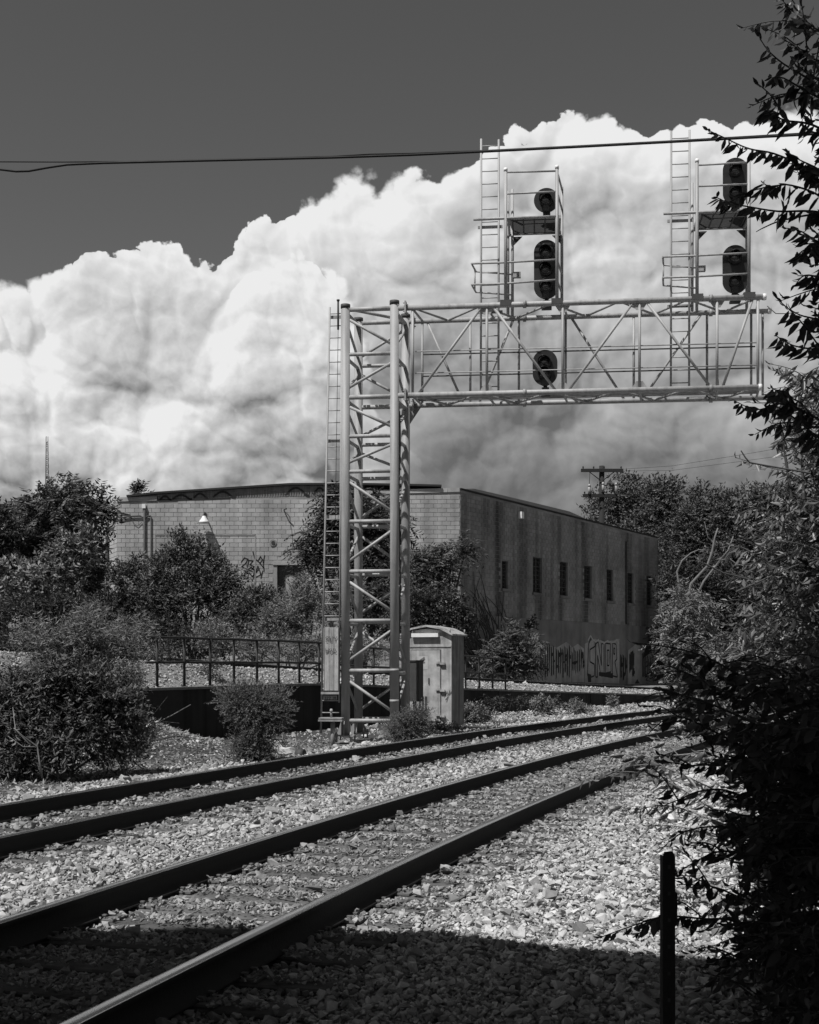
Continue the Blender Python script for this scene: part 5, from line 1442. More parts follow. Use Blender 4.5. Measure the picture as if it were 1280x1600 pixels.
class Plant:
    def __init__(s, name, label, cat, px, Y, group=None, seed=1, base_py=None):
        x = (px - 640) * Y / F
        s.z0 = float(ground_z(x, Y)) if base_py is None else W(px, base_py, Y)[2]
        s.root = thing(name, label, cat, (x, Y, s.z0), group); s.r = np.random.default_rng(seed); s.seed = seed
        s.V = []; s.Fc = []; s.n = 0; s.limbs = MB(); s.lobes = []
    def _push(s, v, f): s.V.append(v); s.Fc.append(f + s.n); s.n += len(v)
    def lobe(s, cx, cy, rx, ry, Y, rd=None):
        c = W(cx, cy, Y); k = Y / F
        L_ = (c, np.array([rx * k, (rd if rd is not None else 0.8 * rx * k), ry * k])); s.lobes.append(L_); return L_
    def twigs(s, lobe, n, tl, m, leaf, wid, mode='alt', droop=0.25, upb=0.3, shell=0.55, gap=0.0, fine=False, front=True, jit=0.5):
        """n twigs of length tl in the lobe's outer shell, each with m leaves"""
        c, rad = lobe; r = s.r
        rad = np.maximum(rad * 1.0 - 0.28 * tl, rad * 0.5)
        # leaf clumps over the outside of the lobe, so that it breaks into light and dark masses
        nc = int(np.clip(n / 9, 7, 26))
        uc = unit(r.normal(size=(nc * 3, 3)))
        if front: uc = uc[uc[:, 1] < 0.5]
        uc = uc[:nc]; nc = len(uc)
        cr = r.uniform(0.55, 0.95, nc); csz = r.uniform(0.20, 0.42, nc)
        k = r.integers(0, nc, n)
        g = unit(r.normal(size=(n, 3))) * (r.random((n, 1)) ** 0.5)
        p = c + (uc[k] * cr[k][:, None] + g * csz[k][:, None]) * rad
        u = unit(uc[k] * 0.55 + g)
        stray = r.random(n) < 0.16
        p[stray] = c + unit(r.normal(size=(int(stray.sum()), 3))) * rad * r.uniform(0.6, 1.3, (int(stray.sum()), 1))
        if gap:
            g = noise3(p, 1.1 / max(rad[0], 0.3), s.seed * 1.3) + 0.6 * noise3(p, 2.8 / max(rad[0], 0.3), s.seed + 9)
            k = g > gap - 0.95; p = p[k]; u = u[k]; n = len(p)
            if not n: return
        d = unit(u * 0.9 + r.normal(size=(n, 3)) * jit + np.array([0, 0, upb]))
        tt = (np.arange(m) + 0.5) / m
        dirs = d[:, None, :] + np.array([0, 0, -1.0]) * (droop * 2.0 * tt[None, :, None])
        dirs = unit(dirs)
        ln = tl * r.uniform(0.7, 1.25, n)
        pos = p[:, None, :] + d[:, None, :] * (ln[:, None] * tt[None])[:, :, None] + np.array([0, 0, -1.0]) * (droop * ln[:, None] * tt[None] ** 2)[:, :, None]
        rnd = unit(r.normal(size=(n, 3)) * 0.5 + np.array([0, 0, 1.0]))
        sd_ = unit(np.cross(d, rnd))[:, None, :] * np.ones((1, m, 1))
        if mode == 'pinnate':
            sg = np.where(np.arange(m) % 2 == 0, 1.0, -1.0)[None, :, None]
            ld = unit(dirs * 0.55 + sd_ * sg * 0.95 + r.normal(size=(n, m, 3)) * 0.10 + np.array([0, 0, -0.25]))
        elif mode == 'needle':
            ld = unit(dirs * 0.9 + r.normal(size=(n, m, 3)) * 0.55)
        else:
            sg = np.where(np.arange(m) % 2 == 0, 1.0, -1.0)[None, :, None]
            ld = unit(dirs * 0.5 + sd_ * sg * 0.6 + r.normal(size=(n, m, 3)) * 0.45 + np.array([0, 0, -0.15]))
        ld = ld.reshape(-1, 3); pos = pos.reshape(-1, 3); N_ = len(pos)
        ls = unit(np.cross(ld, unit(r.normal(size=(N_, 3)) * 0.55 + np.array([0, 0, 1.0]))))
        L = leaf * r.uniform(0.6, 1.25, N_); Wd = wid * r.uniform(0.7, 1.2, N_)
        s._push(*leaves_mesh(pos, ld, ls, L, Wd, fine=fine))
    def limb(s, pts_, r0, r1, n=7):
        s.limbs.tube(pts_, list(np.linspace(r0, r1, len(pts_))), n, False)
    def auto_limbs(s, r0=0.12, wob=0.15, extra=3, reach=0.85):
        b = np.array([s.root.location.x, s.root.location.y, s.z0 - 0.05]); r = s.r
        for c, rad in s.lobes:
            mid = b + (c - b) * 0.5 + r.normal(size=3) * wob; mid[2] = b[2] + (c[2] - b[2]) * 0.55
            s.limb([b + r.normal(size=3) * [wob * .4, wob * .4, 0], mid, c], r0, r0 * 0.35)
            for _ in range(extra):
                u = unit(r.normal(size=3) + np.array([0, -0.3, 0.5])); e_ = c + u * rad * reach * r.uniform(0.7, 1.1)
                s.limb([c, (c + e_) / 2 + r.normal(size=3) * 0.08 * rad, e_], r0 * 0.35, r0 * 0.06, 5)
    def done(s, leafmat, barkmat, crown='crown', stem='trunk'):
        org = np.array(s.root.location)
        v = np.concatenate(s.V) - org; f = np.concatenate(s.Fc)
        me = arrays_mesh(crown, v, f, False, leafmat); link(bpy.data.objects.new(crown, me), s.root)
        if s.limbs.v: s.limbs.build(stem, barkmat, s.root)
        return s.root

def bush(name, label, cat, base_px, Y, lobes, leafmat, dens=1.0, leaf=0.12, wid=0.05, tl=0.4, m=6, mode='alt', droop=0.25, gap=0.35, seed=1, r0=0.07, bark='bark', upb=0.3, shell=0.5, group=None, extra=3, per=26.0, jit=0.5, stem='stem'):
    P_ = Plant(name, label, cat, base_px, Y, group, seed)
    for lb in lobes:
        cx, cy, rx, ry = lb[:4]; dY = lb[4] if len(lb) > 4 else 0.0
        L_ = P_.lobe(cx, cy, rx, ry, Y + dY)
        area = rx * ry * 3.14
        px_leaf = max((leaf * F / Y) * (wid * F / Y) * 0.5, 1.2)
        n = int(area * 5.0 * dens / (px_leaf * m)) + 6
        P_.twigs(L_, n, tl, m, leaf, wid, mode, droop, upb, shell, gap, jit=jit)
    P_.auto_limbs(r0, 0.12 * Y / 40, extra)
    return P_.done(M[leafmat], M[bark], 'foliage' if cat in ('bush', 'weed', 'shrub') else 'crown', stem if cat in ('bush', 'weed', 'shrub') else 'trunk')

# --- left, in front of and beside the warehouse
bush('leafy_tree', 'tall bushy tree overgrowing the left end of the warehouse', 'tree', 110, 52, [(105, 797, 58, 46), (140, 805, 36, 46), (70, 825, 55, 55), (122, 880, 40, 60), (95, 900, 58, 62), (140, 950, 40, 55), (60, 780 + 90, 55, 50)], 'leaf_far', 1.0, 0.30, 0.10, 0.9, 11, 'pinnate', 0.30, 0.30, 3, 0.16)
bush('leafy_tree', 'dark tree in front of the small distant building', 'tree', 5, 50, [(-5, 830, 28, 42), (-20, 880, 50, 60), (10, 865, 30, 30)], 'leaf_dark', 1.0, 0.20, 0.09, 0.6, 8, 'alt', 0.3, 0.35, 4, 0.14)
bush('leafy_shrub', 'sunlit broad-leaved shrub under the tall tree beside the warehouse', 'shrub', 60, 46, [(20, 905, 48, 34), (75, 900, 50, 34), (100, 870, 34, 30), (128, 860, 26, 40), (30, 940, 60, 30)], 'leaf_pale', 0.8, 0.20, 0.11, 0.5, 7, 'alt', 0.3, 0.55, 5, 0.08)
bush('leafy_shrub', 'dark shady thicket below the tall tree, behind the raised track', 'shrub', 90, 44, [(30, 975, 70, 40), (110, 970, 70, 45), (170, 975, 45, 40)], 'leaf_dark', 0.9, 0.18, 0.07, 0.5, 8, 'alt', 0.3, 0.3, 6, 0.08)
bush('ivy_mat', 'ivy hanging over the left corner of the warehouse', 'vine', 168, 58.6, [(152, 830, 12, 45), (156, 790, 10, 12), (152, 890, 12, 50)], 'leaf_far', 1.0, 0.16, 0.12, 0.3, 6, 'alt', 0.5, 0.2, 7, 0.05)
bush('rooftop_sapling', 'small sapling sprouting above the left end of the warehouse roof line', 'sapling', 217, 62, [(217, 768, 10, 10)], 'leaf_dark', 1.2, 0.26, 0.07, 0.5, 10, 'pinnate', 0.1, 0.0, 8, 0.05, upb=0.8)
# --- bushes before the front wall
bush('leafy_shrub', 'tall sunlit bush rising in front of the block wall below the lamp', 'shrub', 300, 47, [(288, 868, 26, 34), (318, 862, 10, 20), (275, 905, 45, 42), (320, 905, 42, 42), (350, 925, 40, 40), (300, 955, 60, 45), (250, 945, 40, 45)], 'leaf_mid', 1.0, 0.17, 0.07, 0.5, 8, 'alt', 0.05, 0.45, 9, 0.07, upb=0.8)
bush('leafy_shrub', 'dark bush at the corner beside the pipes of the warehouse', 'shrub', 205, 48, [(205, 925, 30, 45), (190, 900, 15, 20), (215, 890, 16, 18), (200, 965, 40, 40), (228, 930, 24, 36)], 'leaf_mid', 0.9, 0.19, 0.08, 0.5, 7, 'alt', 0.1, 0.45, 10, 0.06, upb=0.7)
bush('leafy_shrub', 'bush standing under the black tag on the block wall', 'shrub', 400, 46, [(392, 942, 24, 26), (405, 960, 40, 34), (385, 978, 45, 30), (422, 945, 18, 22)], 'leaf_mid', 0.95, 0.15, 0.06, 0.45, 8, 'alt', 0.1, 0.4, 11, 0.06, upb=0.7)
bush('leafy_shrub', 'feathery pale shrub beside the boarded window', 'shrub', 465, 45, [(455, 960, 36, 36), (478, 935, 22, 30), (490, 965, 30, 40), (440, 985, 40, 26)], 'leaf_pale', 0.9, 0.16, 0.035, 0.5, 12, 'alt', 0.05, 0.45, 12, 0.05, upb=1.0)
bush('low_shrub', 'low sunlit scrub behind the railing', 'shrub', 440, 40.5, [(455, 1018, 48, 20), (395, 1015, 40, 20), (500, 1015, 40, 22), (560, 1020, 50, 22), (330, 1000, 30, 24)], 'leaf_pale', 0.8, 0.13, 0.035, 0.4, 10, 'alt', 0.05, 0.45, 13, 0.03, upb=0.7)
bush('low_shrub', 'small scrub growing round the first post of the railing', 'shrub', 255, 29.5, [(255, 1030, 20, 22), (245, 1050, 16, 16), (330, 1045, 14, 14)], 'leaf_mid', 0.8, 0.10, 0.025, 0.3, 10, 'alt', 0.05, 0.4, 14, 0.02, upb=0.6)
bush('low_shrub', 'dark undergrowth in the shade behind the raised track', 'shrub', 230, 43, [(240, 990, 50, 26), (300, 1005, 60, 24), (180, 1000, 50, 26), (360, 1000, 50, 26), (120, 1010, 60, 20), (40, 1010, 60, 20)], 'leaf_dark', 0.9, 0.15, 0.06, 0.4, 8, 'alt', 0.2, 0.2, 15, 0.03)
bush('sumac_tree', 'dark drooping sumac tree standing behind the gantry tower', 'tree', 560, 50, [(495, 850, 38, 36), (475, 870, 24, 22), (520, 800, 26, 40), (565, 790, 40, 36), (600, 830, 34, 60), (545, 860, 50, 50), (600, 900, 40, 50)], 'leaf_dark', 1.0, 0.27, 0.075, 1.0, 15, 'pinnate', 0.55, 0.25, 16, 0.13, upb=0.1)
bush('leafy_shrub', 'sunlit shrub between the tower and the warehouse corner', 'shrub', 685, 49, [(668, 880, 30, 28), (705, 868, 28, 22), (728, 856, 14, 12), (660, 915, 34, 36), (690, 905, 34, 34), (560, 940, 50, 40), (600, 960, 40, 40)], 'leaf_far', 0.95, 0.22, 0.06, 0.7, 12, 'pinnate', 0.3, 0.35, 17, 0.09)
bush('leafy_shrub', 'dark rounded bush behind the pale equipment cabinet', 'shrub', 680, 45, [(680, 955, 44, 36), (650, 960, 40, 40), (715, 975, 25, 40)], 'leaf_dark', 1.0, 0.14, 0.06, 0.4, 7, 'alt', 0.2, 0.3, 18, 0.07)
bush('leafy_shrub', 'feathery bush against the shaded warehouse wall beside the graffiti', 'shrub', 795, 57, [(795, 1012, 36, 30), (775, 1035, 28, 28), (815, 1030, 24, 30), (830, 1000, 10, 14)], 'leaf_mid', 1.0, 0.26, 0.06, 0.8, 13, 'pinnate', 0.35, 0.3, 19, 0.07)
bush('vine_clump', 'small dark clump of vine high on the shaded wall', 'vine', 830, 61.5, [(831, 968, 7, 12)], 'leaf_dark', 1.2, 0.2, 0.12, 0.3, 6, 'alt', 0.4, 0.1, 20, 0.03)
# --- right, behind the warehouse
bush('leafy_tree', 'pale airy tree behind the utility pole', 'tree', 965, 100, [(965, 775, 40, 32), (985, 765, 26, 22), (940, 800, 30, 30), (985, 810, 36, 30)], 'leaf_mid', 0.75, 0.34, 0.16, 0.9, 6, 'alt', 0.1, 0.65, 21, 0.2, bark='bark_pale')
bush('leafy_tree', 'airy tree beside the pale one, over the far roof end of the warehouse', 'tree', 1030, 98, [(1035, 775, 36, 32), (1020, 800, 40, 36), (1048, 810, 30, 40), (1010, 830, 34, 24)], 'leaf_mid', 0.8, 0.34, 0.16, 0.9, 6, 'alt', 0.1, 0.55, 22, 0.2, bark='bark_pale')
bush('leafy_tree', 'dense dark round-crowned tree right of the warehouse', 'tree', 1105, 88, [(1100, 790, 34, 36), (1125, 820, 40, 40), (1085, 830, 36, 40), (1110, 860, 46, 44), (1060, 870, 36, 50)], 'leaf_far', 1.0, 0.30, 0.14, 0.8, 7, 'alt', 0.2, 0.4, 23, 0.2)
bush('leafy_tree', 'dense dark tree close beside the round-crowned one', 'tree', 1175, 84, [(1165, 790, 44, 36), (1205, 800, 40, 40), (1150, 840, 44, 50), (1190, 870, 60, 60), (1140, 910, 60, 60), (1240, 820, 50, 60)], 'leaf_far', 1.0, 0.30, 0.14, 0.8, 7, 'alt', 0.2, 0.4, 24, 0.2)
bush('leafy_shrub', 'dark undergrowth below the trees at the far end of the warehouse', 'shrub', 1090, 76, [(1060, 930, 40, 50), (1110, 950, 60, 60), (1170, 960, 60, 60), (1050, 1000, 30, 50), (1060, 1050, 40, 30), (1120, 1030, 60, 50)], 'leaf_dark', 1.0, 0.26, 0.11, 0.7, 7, 'alt', 0.2, 0.3, 25, 0.1)
bush('sumac_shrub', 'bright feathery sumac in the sun at the far end of the warehouse', 'shrub', 1075, 58, [(1060, 955, 30, 40), (1050, 1000, 22, 26), (1095, 995, 40, 26), (1120, 1020, 36, 26), (1060, 1040, 30, 24), (1100, 1045, 40, 26), (1085, 950, 26, 24)], 'leaf_pale', 0.8, 0.30, 0.06, 1.1, 15, 'pinnate', 0.45, 0.5, 26, 0.08)
# bare pale limbs reaching out of the dark trees
bt = thing('bare_tree', 'bare pale crooked limbs standing out against the dark trees', 'tree', (*(W(1075, 1000, 66)[:2]), 0.3))
YB = 66.0
for nm, pts_, r0, r1 in (('limb', [(1090, 1010), (1075, 935), (1080, 912), (1105, 885), (1113, 862), (1117, 840), (1122, 825)], 0.20, 0.08), ('limb', [(1085, 940), (1100, 908), (1122, 880), (1138, 860), (1146, 838)], 0.15, 0.06),
                         ('limb', [(1063, 1000), (1062, 920), (1058, 893), (1066, 876), (1080, 864), (1092, 859), (1108, 860)], 0.13, 0.05), ('limb', [(1127, 875), (1140, 873), (1152, 882), (1166, 884), (1182, 883)], 0.09, 0.035),
                         ('limb', [(1100, 881), (1092, 876), (1090, 872)], 0.05, 0.02), ('limb', [(1113, 848), (1106, 838), (1101, 815)], 0.05, 0.02)):
    m_ = MB(); m_.tube([W(x, y, YB) for x, y in pts_], list(np.linspace(r0 * 0.5, r1 * 0.5, len(pts_))), 7); m_.build(nm, M['bark_pale'], bt)
for k, (x, y0, y1) in enumerate(((978, 828, 800), (980, 800, 770), (1010, 832, 805), (1033, 838, 815), (1100, 855, 805))):
    pass

# --- near left verge
bb_ = Plant('verge_bush', 'big tangled bush with long leaves on the verge left of the gantry', 'bush', 100, 18.3, None, 31)
for lb, n in (((60, 1115, 70, 60), 330), ((130, 1110, 75, 65), 380), ((90, 1160, 90, 45), 340), ((30, 1160, 60, 45), 260), ((180, 1130, 45, 55), 220), ((20, 1085, 50, 35), 160), ((110, 1060, 60, 40), 260)):
    L_ = bb_.lobe(*lb, 18.3); bb_.twigs(L_, int(n * 1.15), 0.34, 9, 0.105, 0.034, 'alt', 0.25, 0.3, 0.45, 0.45, jit=0.7)
bb_.auto_limbs(0.020, 0.12, 14, 1.3)
bb_.done(M['leaf_mid'], M['twig'], 'foliage', 'stem')
jn = Plant('juniper', 'feathery juniper rising out of the top of the big verge bush', 'bush', 110, 19.0, None, 32)
for lb, n in (((95, 1035, 34, 34), 700), ((125, 1015, 34, 44), 700), ((140, 1050, 30, 40), 500), ((80, 1060, 30, 30), 400)):
    L_ = jn.lobe(*lb, 19.0); jn.twigs(L_, n, 0.20, 16, 0.045, 0.010, 'needle', 0.0, 0.9, 0.4, 0.25, jit=0.4)
jn.auto_limbs(0.02, 0.08, 8, 1.3); jn.done(M['needle'], M['bark'], 'foliage', 'stem')
gw = Plant('grass_clump', 'pale dry weeds at the right edge of the big verge bush', 'weed', 195, 18.6, None, 33)
for lb, n in (((190, 1120, 36, 55), 380), ((205, 1090, 24, 40), 220), ((150, 990, 44, 40), 420), ((205, 1010, 26, 40), 160), ((60, 1010, 40, 36), 160), ((215, 1160, 30, 30), 160), ((165, 1060, 30, 40), 160)):
    L_ = gw.lobe(*lb, 18.7); gw.twigs(L_, n, 0.30, 7, 0.10, 0.010, 'alt', 0.05, 0.9, 0.3, 0.3, jit=0.35)
gw.auto_limbs(0.007, 0.1, 16, 1.35); gw.done(M['leaf_pale'], M['twig'], 'foliage', 'stem')
def juniper(label, base, Y, lobes, seed, sc_=1.0):
    j_ = Plant('juniper', label, 'bush', base, Y, None, seed)
    for (cx, cy, rx, ry), n in lobes:
        L_ = j_.lobe(cx, cy, rx, ry, Y); j_.twigs(L_, n, 0.32 * sc_, 24, 0.048 * sc_, 0.010 * sc_, 'needle', 0.05, 0.55, 0.35, 0.5, jit=0.8)
    j_.auto_limbs(0.025, 0.05, 7); j_.done(M['needle'], M['bark'], 'foliage', 'stem')
juniper('juniper bush with a narrow waist in front of the dark retaining wall', 400, 20.5, [((395, 1105, 34, 28), 520), ((375, 1095, 26, 22), 300), ((425, 1115, 30, 30), 420), ((400, 1130, 32, 24), 360), ((400, 1170, 36, 26), 520), ((385, 1180, 22, 18), 200)], 34)
juniper('small dark juniper at the right foot of the gantry tower', 643, 25.2, [((640, 1138, 24, 20), 420), ((655, 1128, 16, 18), 220), ((622, 1148, 18, 12), 200)], 35)
bush('weed_clump', 'leafy weeds at the foot of the wall right of the cabinet', 'weed', 748, 36, [(745, 1116, 20, 18), (757, 1122, 14, 12), (735, 1125, 12, 10)], 'leaf_pale', 0.9, 0.10, 0.035, 0.22, 7, 'alt', 0.1, 0.3, 36, 0.01, upb=0.8)
bush('weed_clump', 'low weeds in front of the retaining wall below the graffiti', 'weed', 850, 41, [(845, 1103, 18, 14), (862, 1108, 14, 10)], 'leaf_pale', 0.8, 0.10, 0.04, 0.22, 7, 'alt', 0.1, 0.4, 37, 0.01, upb=0.8)
bush('weed_clump', 'pale low weeds spilling beside the far track', 'weed', 900, 42, [(895, 1106, 20, 10), (915, 1108, 12, 7)], 'leaf_pale', 0.9, 0.10, 0.04, 0.22, 7, 'alt', 0.2, 0.3, 38, 0.01)
bush('weed_clump', 'single upright weed against the retaining wall', 'weed', 960, 44, [(959, 1100, 7, 11)], 'leaf_pale', 1.0, 0.10, 0.04, 0.2, 7, 'alt', 0.1, 0.2, 39, 0.01, upb=0.9)
bush('ivy_mat', 'withered ivy trailing over the retaining wall right of the cabinet', 'vine', 790, 41.3, [(800, 1092, 50, 9), (765, 1090, 26, 10), (850, 1092, 30, 7)], 'leaf_dark', 0.35, 0.10, 0.06, 0.3, 7, 'alt', 0.6, 0.3, 40, 0.01, upb=-0.2)
bush('weed_clump', 'low weeds round the foot of the pale cabinet', 'weed', 680, 29.8, [(675, 1138, 26, 9), (700, 1140, 16, 7)], 'leaf_mid', 0.8, 0.07, 0.02, 0.2, 7, 'alt', 0.1, 0.3, 41, 0.01, upb=0.8)
# dead branches on the verge
def stick(label, pts_, r0, r1, mt='twig', subs=()):
    m_ = MB(); p_ = [W(x, y, Y) for x, y, Y in pts_]; m_.tube(p_, list(np.linspace(r0, r1, len(p_))), 6)
    for sp in subs: q_ = [W(x, y, Y) for x, y, Y in sp]; m_.tube(q_, list(np.linspace(r0 * 0.6, r1 * 0.5, len(q_))), 5)
    return m_.solo('dead_branch', M[mt], label, 'branch', tuple(p_[0]))
stick('bleached forked dead branch propped in front of the big verge bush', [(66, 1216, 17.3), (61, 1185, 17.3), (58, 1166, 17.3), (35, 1150, 17.2), (22, 1138, 17.1)], 0.016, 0.007, 'twig', [[(58, 1167, 17.3), (36, 1167, 17.2), (12, 1150, 17.1)], [(48, 1165, 17.3), (24, 1140, 17.4), (20, 1105, 17.5)]])
stick('long bare dead branch leaning out of the verge bush to the right', [(205, 1150, 18.8), (240, 1132, 18.9), (270, 1117, 19), (298, 1101, 19.1)], 0.013, 0.005, 'twig', [[(215, 1140, 18.8), (245, 1110, 18.9), (262, 1088, 19)], [(235, 1130, 18.9), (260, 1128, 19), (280, 1130, 19)]])
stick('thin dark fallen branch lying on the littered verge', [(250, 1155, 21.5), (275, 1150, 21.7), (300, 1153, 21.9), (325, 1158, 22)], 0.014, 0.006, 'bark')
stick('thin bare twig arching over the verge bush', [(140, 1060, 18.6), (175, 1035, 18.7), (200, 1010, 18.8), (215, 985, 18.9)], 0.010, 0.003, 'twig', [[(160, 1045, 18.6), (195, 1030, 18.7), (215, 1018, 18.8)], [(170, 1040, 18.6), (170, 1005, 18.7), (178, 985, 18.8)]])
# plant litter on the verge: bits nobody could count
n = 9000
X = rng.uniform(-6.5, -1.6, n); Y = rng.uniform(15.5, 28, n); e, th = inv(X, Y); ok = (e > 6.6) & (e < 11.2); X, Y, e, th = X[ok], Y[ok], e[ok], th[ok]; n = len(X)
d = unit(np.stack([rng.normal(size=n), rng.normal(size=n), rng.normal(size=n) * 0.25], -1)); s_ = unit(np.cross(d, np.array([0, 0, 1.0]) + rng.normal(size=(n, 3)) * 0.3))
v, f = leaves_mesh(np.stack([X, Y, h_low(e, th) + rng.uniform(0.01, 0.05, n)], -1), d, s_, rng.uniform(0.04, 0.14, n), rng.uniform(0.01, 0.05, n))
lo_ = bpy.data.objects.new('leaf_litter', arrays_mesh('leaf_litter', v, f, False, M['leaf_pale'])); COL.objects.link(lo_); lo_['kind'] = 'stuff'; lo_['label'] = 'dry leaves and twigs scattered on the verge left of the gantry'; lo_['category'] = 'litter'

# ================================================================== shrubs on the right
lv_, lf_ = leaves_mesh(np.zeros((1, 3)), np.array([[0, 1.0, 0]]), np.array([[1.0, 0, 0]]), np.array([1.0]), np.array([1.0]), 0.07, True, -0.22)
SOLO_LEAF = arrays_mesh('leaf', lv_, lf_, False, M['leaf_solo'])
class Shrub(Plant):
    nsolo = 0
    def branch(s, pts_, leaf, wid, step, r0=0.006, r1=0.002, hang=0.75, fine=True, start=0.0, spread=0.7, solo=False):
        """leafy branch along a smooth 3D polyline; leaves in two ranks, hanging"""
        r = s.r; P0 = np.array(pts_, float)
        # resample (Catmull-Rom)
        t = np.linspace(0, len(P0) - 1, 8 * (len(P0) - 1) + 1); out = []
        for q in t:
            i = min(int(q), len(P0) - 2); f = q - i
            a, b, c, d = P0[max(i - 1, 0)], P0[i], P0[i + 1], P0[min(i + 2, len(P0) - 1)]
            out.append(0.5 * ((2 * b) + (c - a) * f + (2 * a - 5 * b + 4 * c - d) * f * f + (3 * b - a - 3 * c + d) * f ** 3))
        out = np.array(out); s.limb(list(out[::2]) if len(out) > 6 else list(out), r0, r1, 5)
        seg = np.linalg.norm(np.diff(out, axis=0), axis=1); cum = np.concatenate([[0], np.cumsum(seg)])
        n = max(int(cum[-1] * (1 - start) / step), 2)
        ss = np.linspace(cum[-1] * start, cum[-1], n)
        pos = np.stack([np.interp(ss, cum, out[:, k]) for k in range(3)], -1)
        tan = unit(np.gradient(pos, axis=0) if n > 2 else np.repeat((out[-1:] - out[:1]), n, 0))
        side = unit(np.cross(tan, np.array([0, 0, 1.0]))) * np.where(np.arange(n) % 2 == 0, 1, -1)[:, None]
        ld = unit(tan * 0.55 + side * spread + np.array([0, 0, -hang]) * r.uniform(0.5, 1.2, (n, 1)) + r.normal(size=(n, 3)) * 0.22)
        tip = np.arange(n) > n - 4
        ld[tip] = unit(tan[tip] * 1.0 + r.normal(size=(tip.sum(), 3)) * 0.35 + np.array([0, 0, 0.25]))
        ls = unit(np.cross(ld, unit(np.array([0, 0, 0.7]) + r.normal(size=(n, 3)) * 0.7)))
        k = np.where(tip, 0.65, 1.0) * r.uniform(0.75, 1.2, n) * np.clip(0.65 + 0.5 * (1 - ss / cum[-1]) + 0.15, 0.6, 1.15)
        if solo and s.nsolo < 290:      # the leaves that show largest are parts of their own
            nn_ = np.cross(ld, ls); org = np.array(s.root.location)
            for i in range(n):
                if s.nsolo >= 290: break
                L_ = leaf * k[i]; W_ = wid * k[i]; p_ = pos[i] - org
                o = bpy.data.objects.new('leaf', SOLO_LEAF); COL.objects.link(o); o.parent = s.root
                o.matrix_basis = Matrix(((ls[i][0] * W_, ld[i][0] * L_, nn_[i][0] * L_, p_[0]), (ls[i][1] * W_, ld[i][1] * L_, nn_[i][1] * L_, p_[1]), (ls[i][2] * W_, ld[i][2] * L_, nn_[i][2] * L_, p_[2]), (0, 0, 0, 1)))
                s.nsolo += 1
            return
        s._push(*leaves_mesh(pos + r.normal(size=(n, 3)) * 0.002, ld, ls, leaf * k, wid * k * r.uniform(0.85, 1.15, n), 0.18, fine, 0.22))
    def spray(s, start, end, leaf, wid, step, nsub, sub, **kw):
        r = s.r; a, b = np.array(start, float), np.array(end, float)
        mid = (a + b) / 2 + np.array([0, 0, 0.12 * np.linalg.norm(b - a)]) + r.normal(size=3) * 0.04
        s.branch([a, mid, b], leaf, wid, step, start=0.25, **kw)
        for k in range(nsub):
            f = r.uniform(0.25, 0.9); p = a * (1 - f) ** 2 + 2 * mid * f * (1 - f) + b * f * f
            d = unit(b - a + r.normal(size=3) * 0.7 * np.linalg.norm(b - a)); d[2] += 0.1
            e_ = p + unit(d) * sub * r.uniform(0.5, 1.2)
            s.branch([p, (p + e_) / 2 + np.array([0, 0, 0.05 * sub]), e_], leaf, wid, step, **kw)

# near shrub: stands in the shadow of the overpass, mostly black against the light behind
NY = 4.9
ns = Shrub('overhanging_shrub', 'dark leafy shrub overhanging the gravel behind the fence post, black against the sky', 'shrub', 1420, 5.0, None, 51)
explicit = [[(1300, 60), (1262, 35), (1236, 14), (1224, 2)], [(1310, 105), (1262, 88), (1240, 70), (1222, 60)], [(1320, 175), (1270, 128), (1225, 100), (1200, 78), (1187, 58)], [(1320, 170), (1265, 145), (1225, 122), (1203, 122)],
            [(1330, 225), (1270, 195), (1228, 188), (1208, 178), (1196, 168)], [(1330, 300), (1260, 262), (1210, 240), (1170, 232), (1130, 214), (1104, 202)], [(1320, 330), (1270, 300), (1228, 288), (1205, 292), (1190, 284)],
            [(1330, 340), (1270, 330), (1215, 330), (1165, 322), (1140, 318), (1120, 308)], [(1330, 330), (1270, 335), (1220, 345), (1195, 355), (1182, 362)], [(1330, 300), (1280, 265), (1250, 250), (1232, 238)],
            [(1330, 400), (1285, 385), (1258, 390), (1243, 402)], [(1330, 450), (1285, 435), (1258, 430), (1243, 445)], [(1330, 520), (1280, 500), (1250, 492), (1226, 478)], [(1330, 560), (1285, 548), (1240, 540), (1212, 524)],
            [(1340, 700), (1290, 690), (1250, 660), (1215, 636), (1180, 640), (1148, 626)], [(1330, 680), (1270, 650), (1235, 630), (1216, 612), (1205, 606)], [(1340, 730), (1290, 700), (1265, 672), (1250, 650)],
            [(1330, 420), (1300, 390), (1268, 372), (1250, 365)], [(1330, 260), (1290, 220), (1268, 205), (1255, 214)]]
for k, ln_ in enumerate(explicit):
    Yk = NY + ns.r.uniform(-0.25, 0.35)
    pts_ = [W(x, y, Yk + 0.15 * (i / len(ln_)) * ns.r.normal()) for i, (x, y) in enumerate(ln_)]
    ns.branch(pts_, 0.068, 0.027, 0.0165, 0.0055, 0.0016, hang=1.1, solo=k in (0, 1, 2, 3, 4, 5, 6, 7, 8, 12, 13, 14, 15))
    for q in range(0 if k in (5, 7) else 3):
        i = ns.r.integers(0, len(ln_) - 2); a = pts_[i]; b = a + (pts_[i + 1] - a) * 0.9 + ns.r.normal(size=3) * 0.09
        ns.branch([a, (a + b) / 2 + (0, 0, 0.02), b], 0.066, 0.026, 0.017, 0.004, 0.0015, hang=1.1)
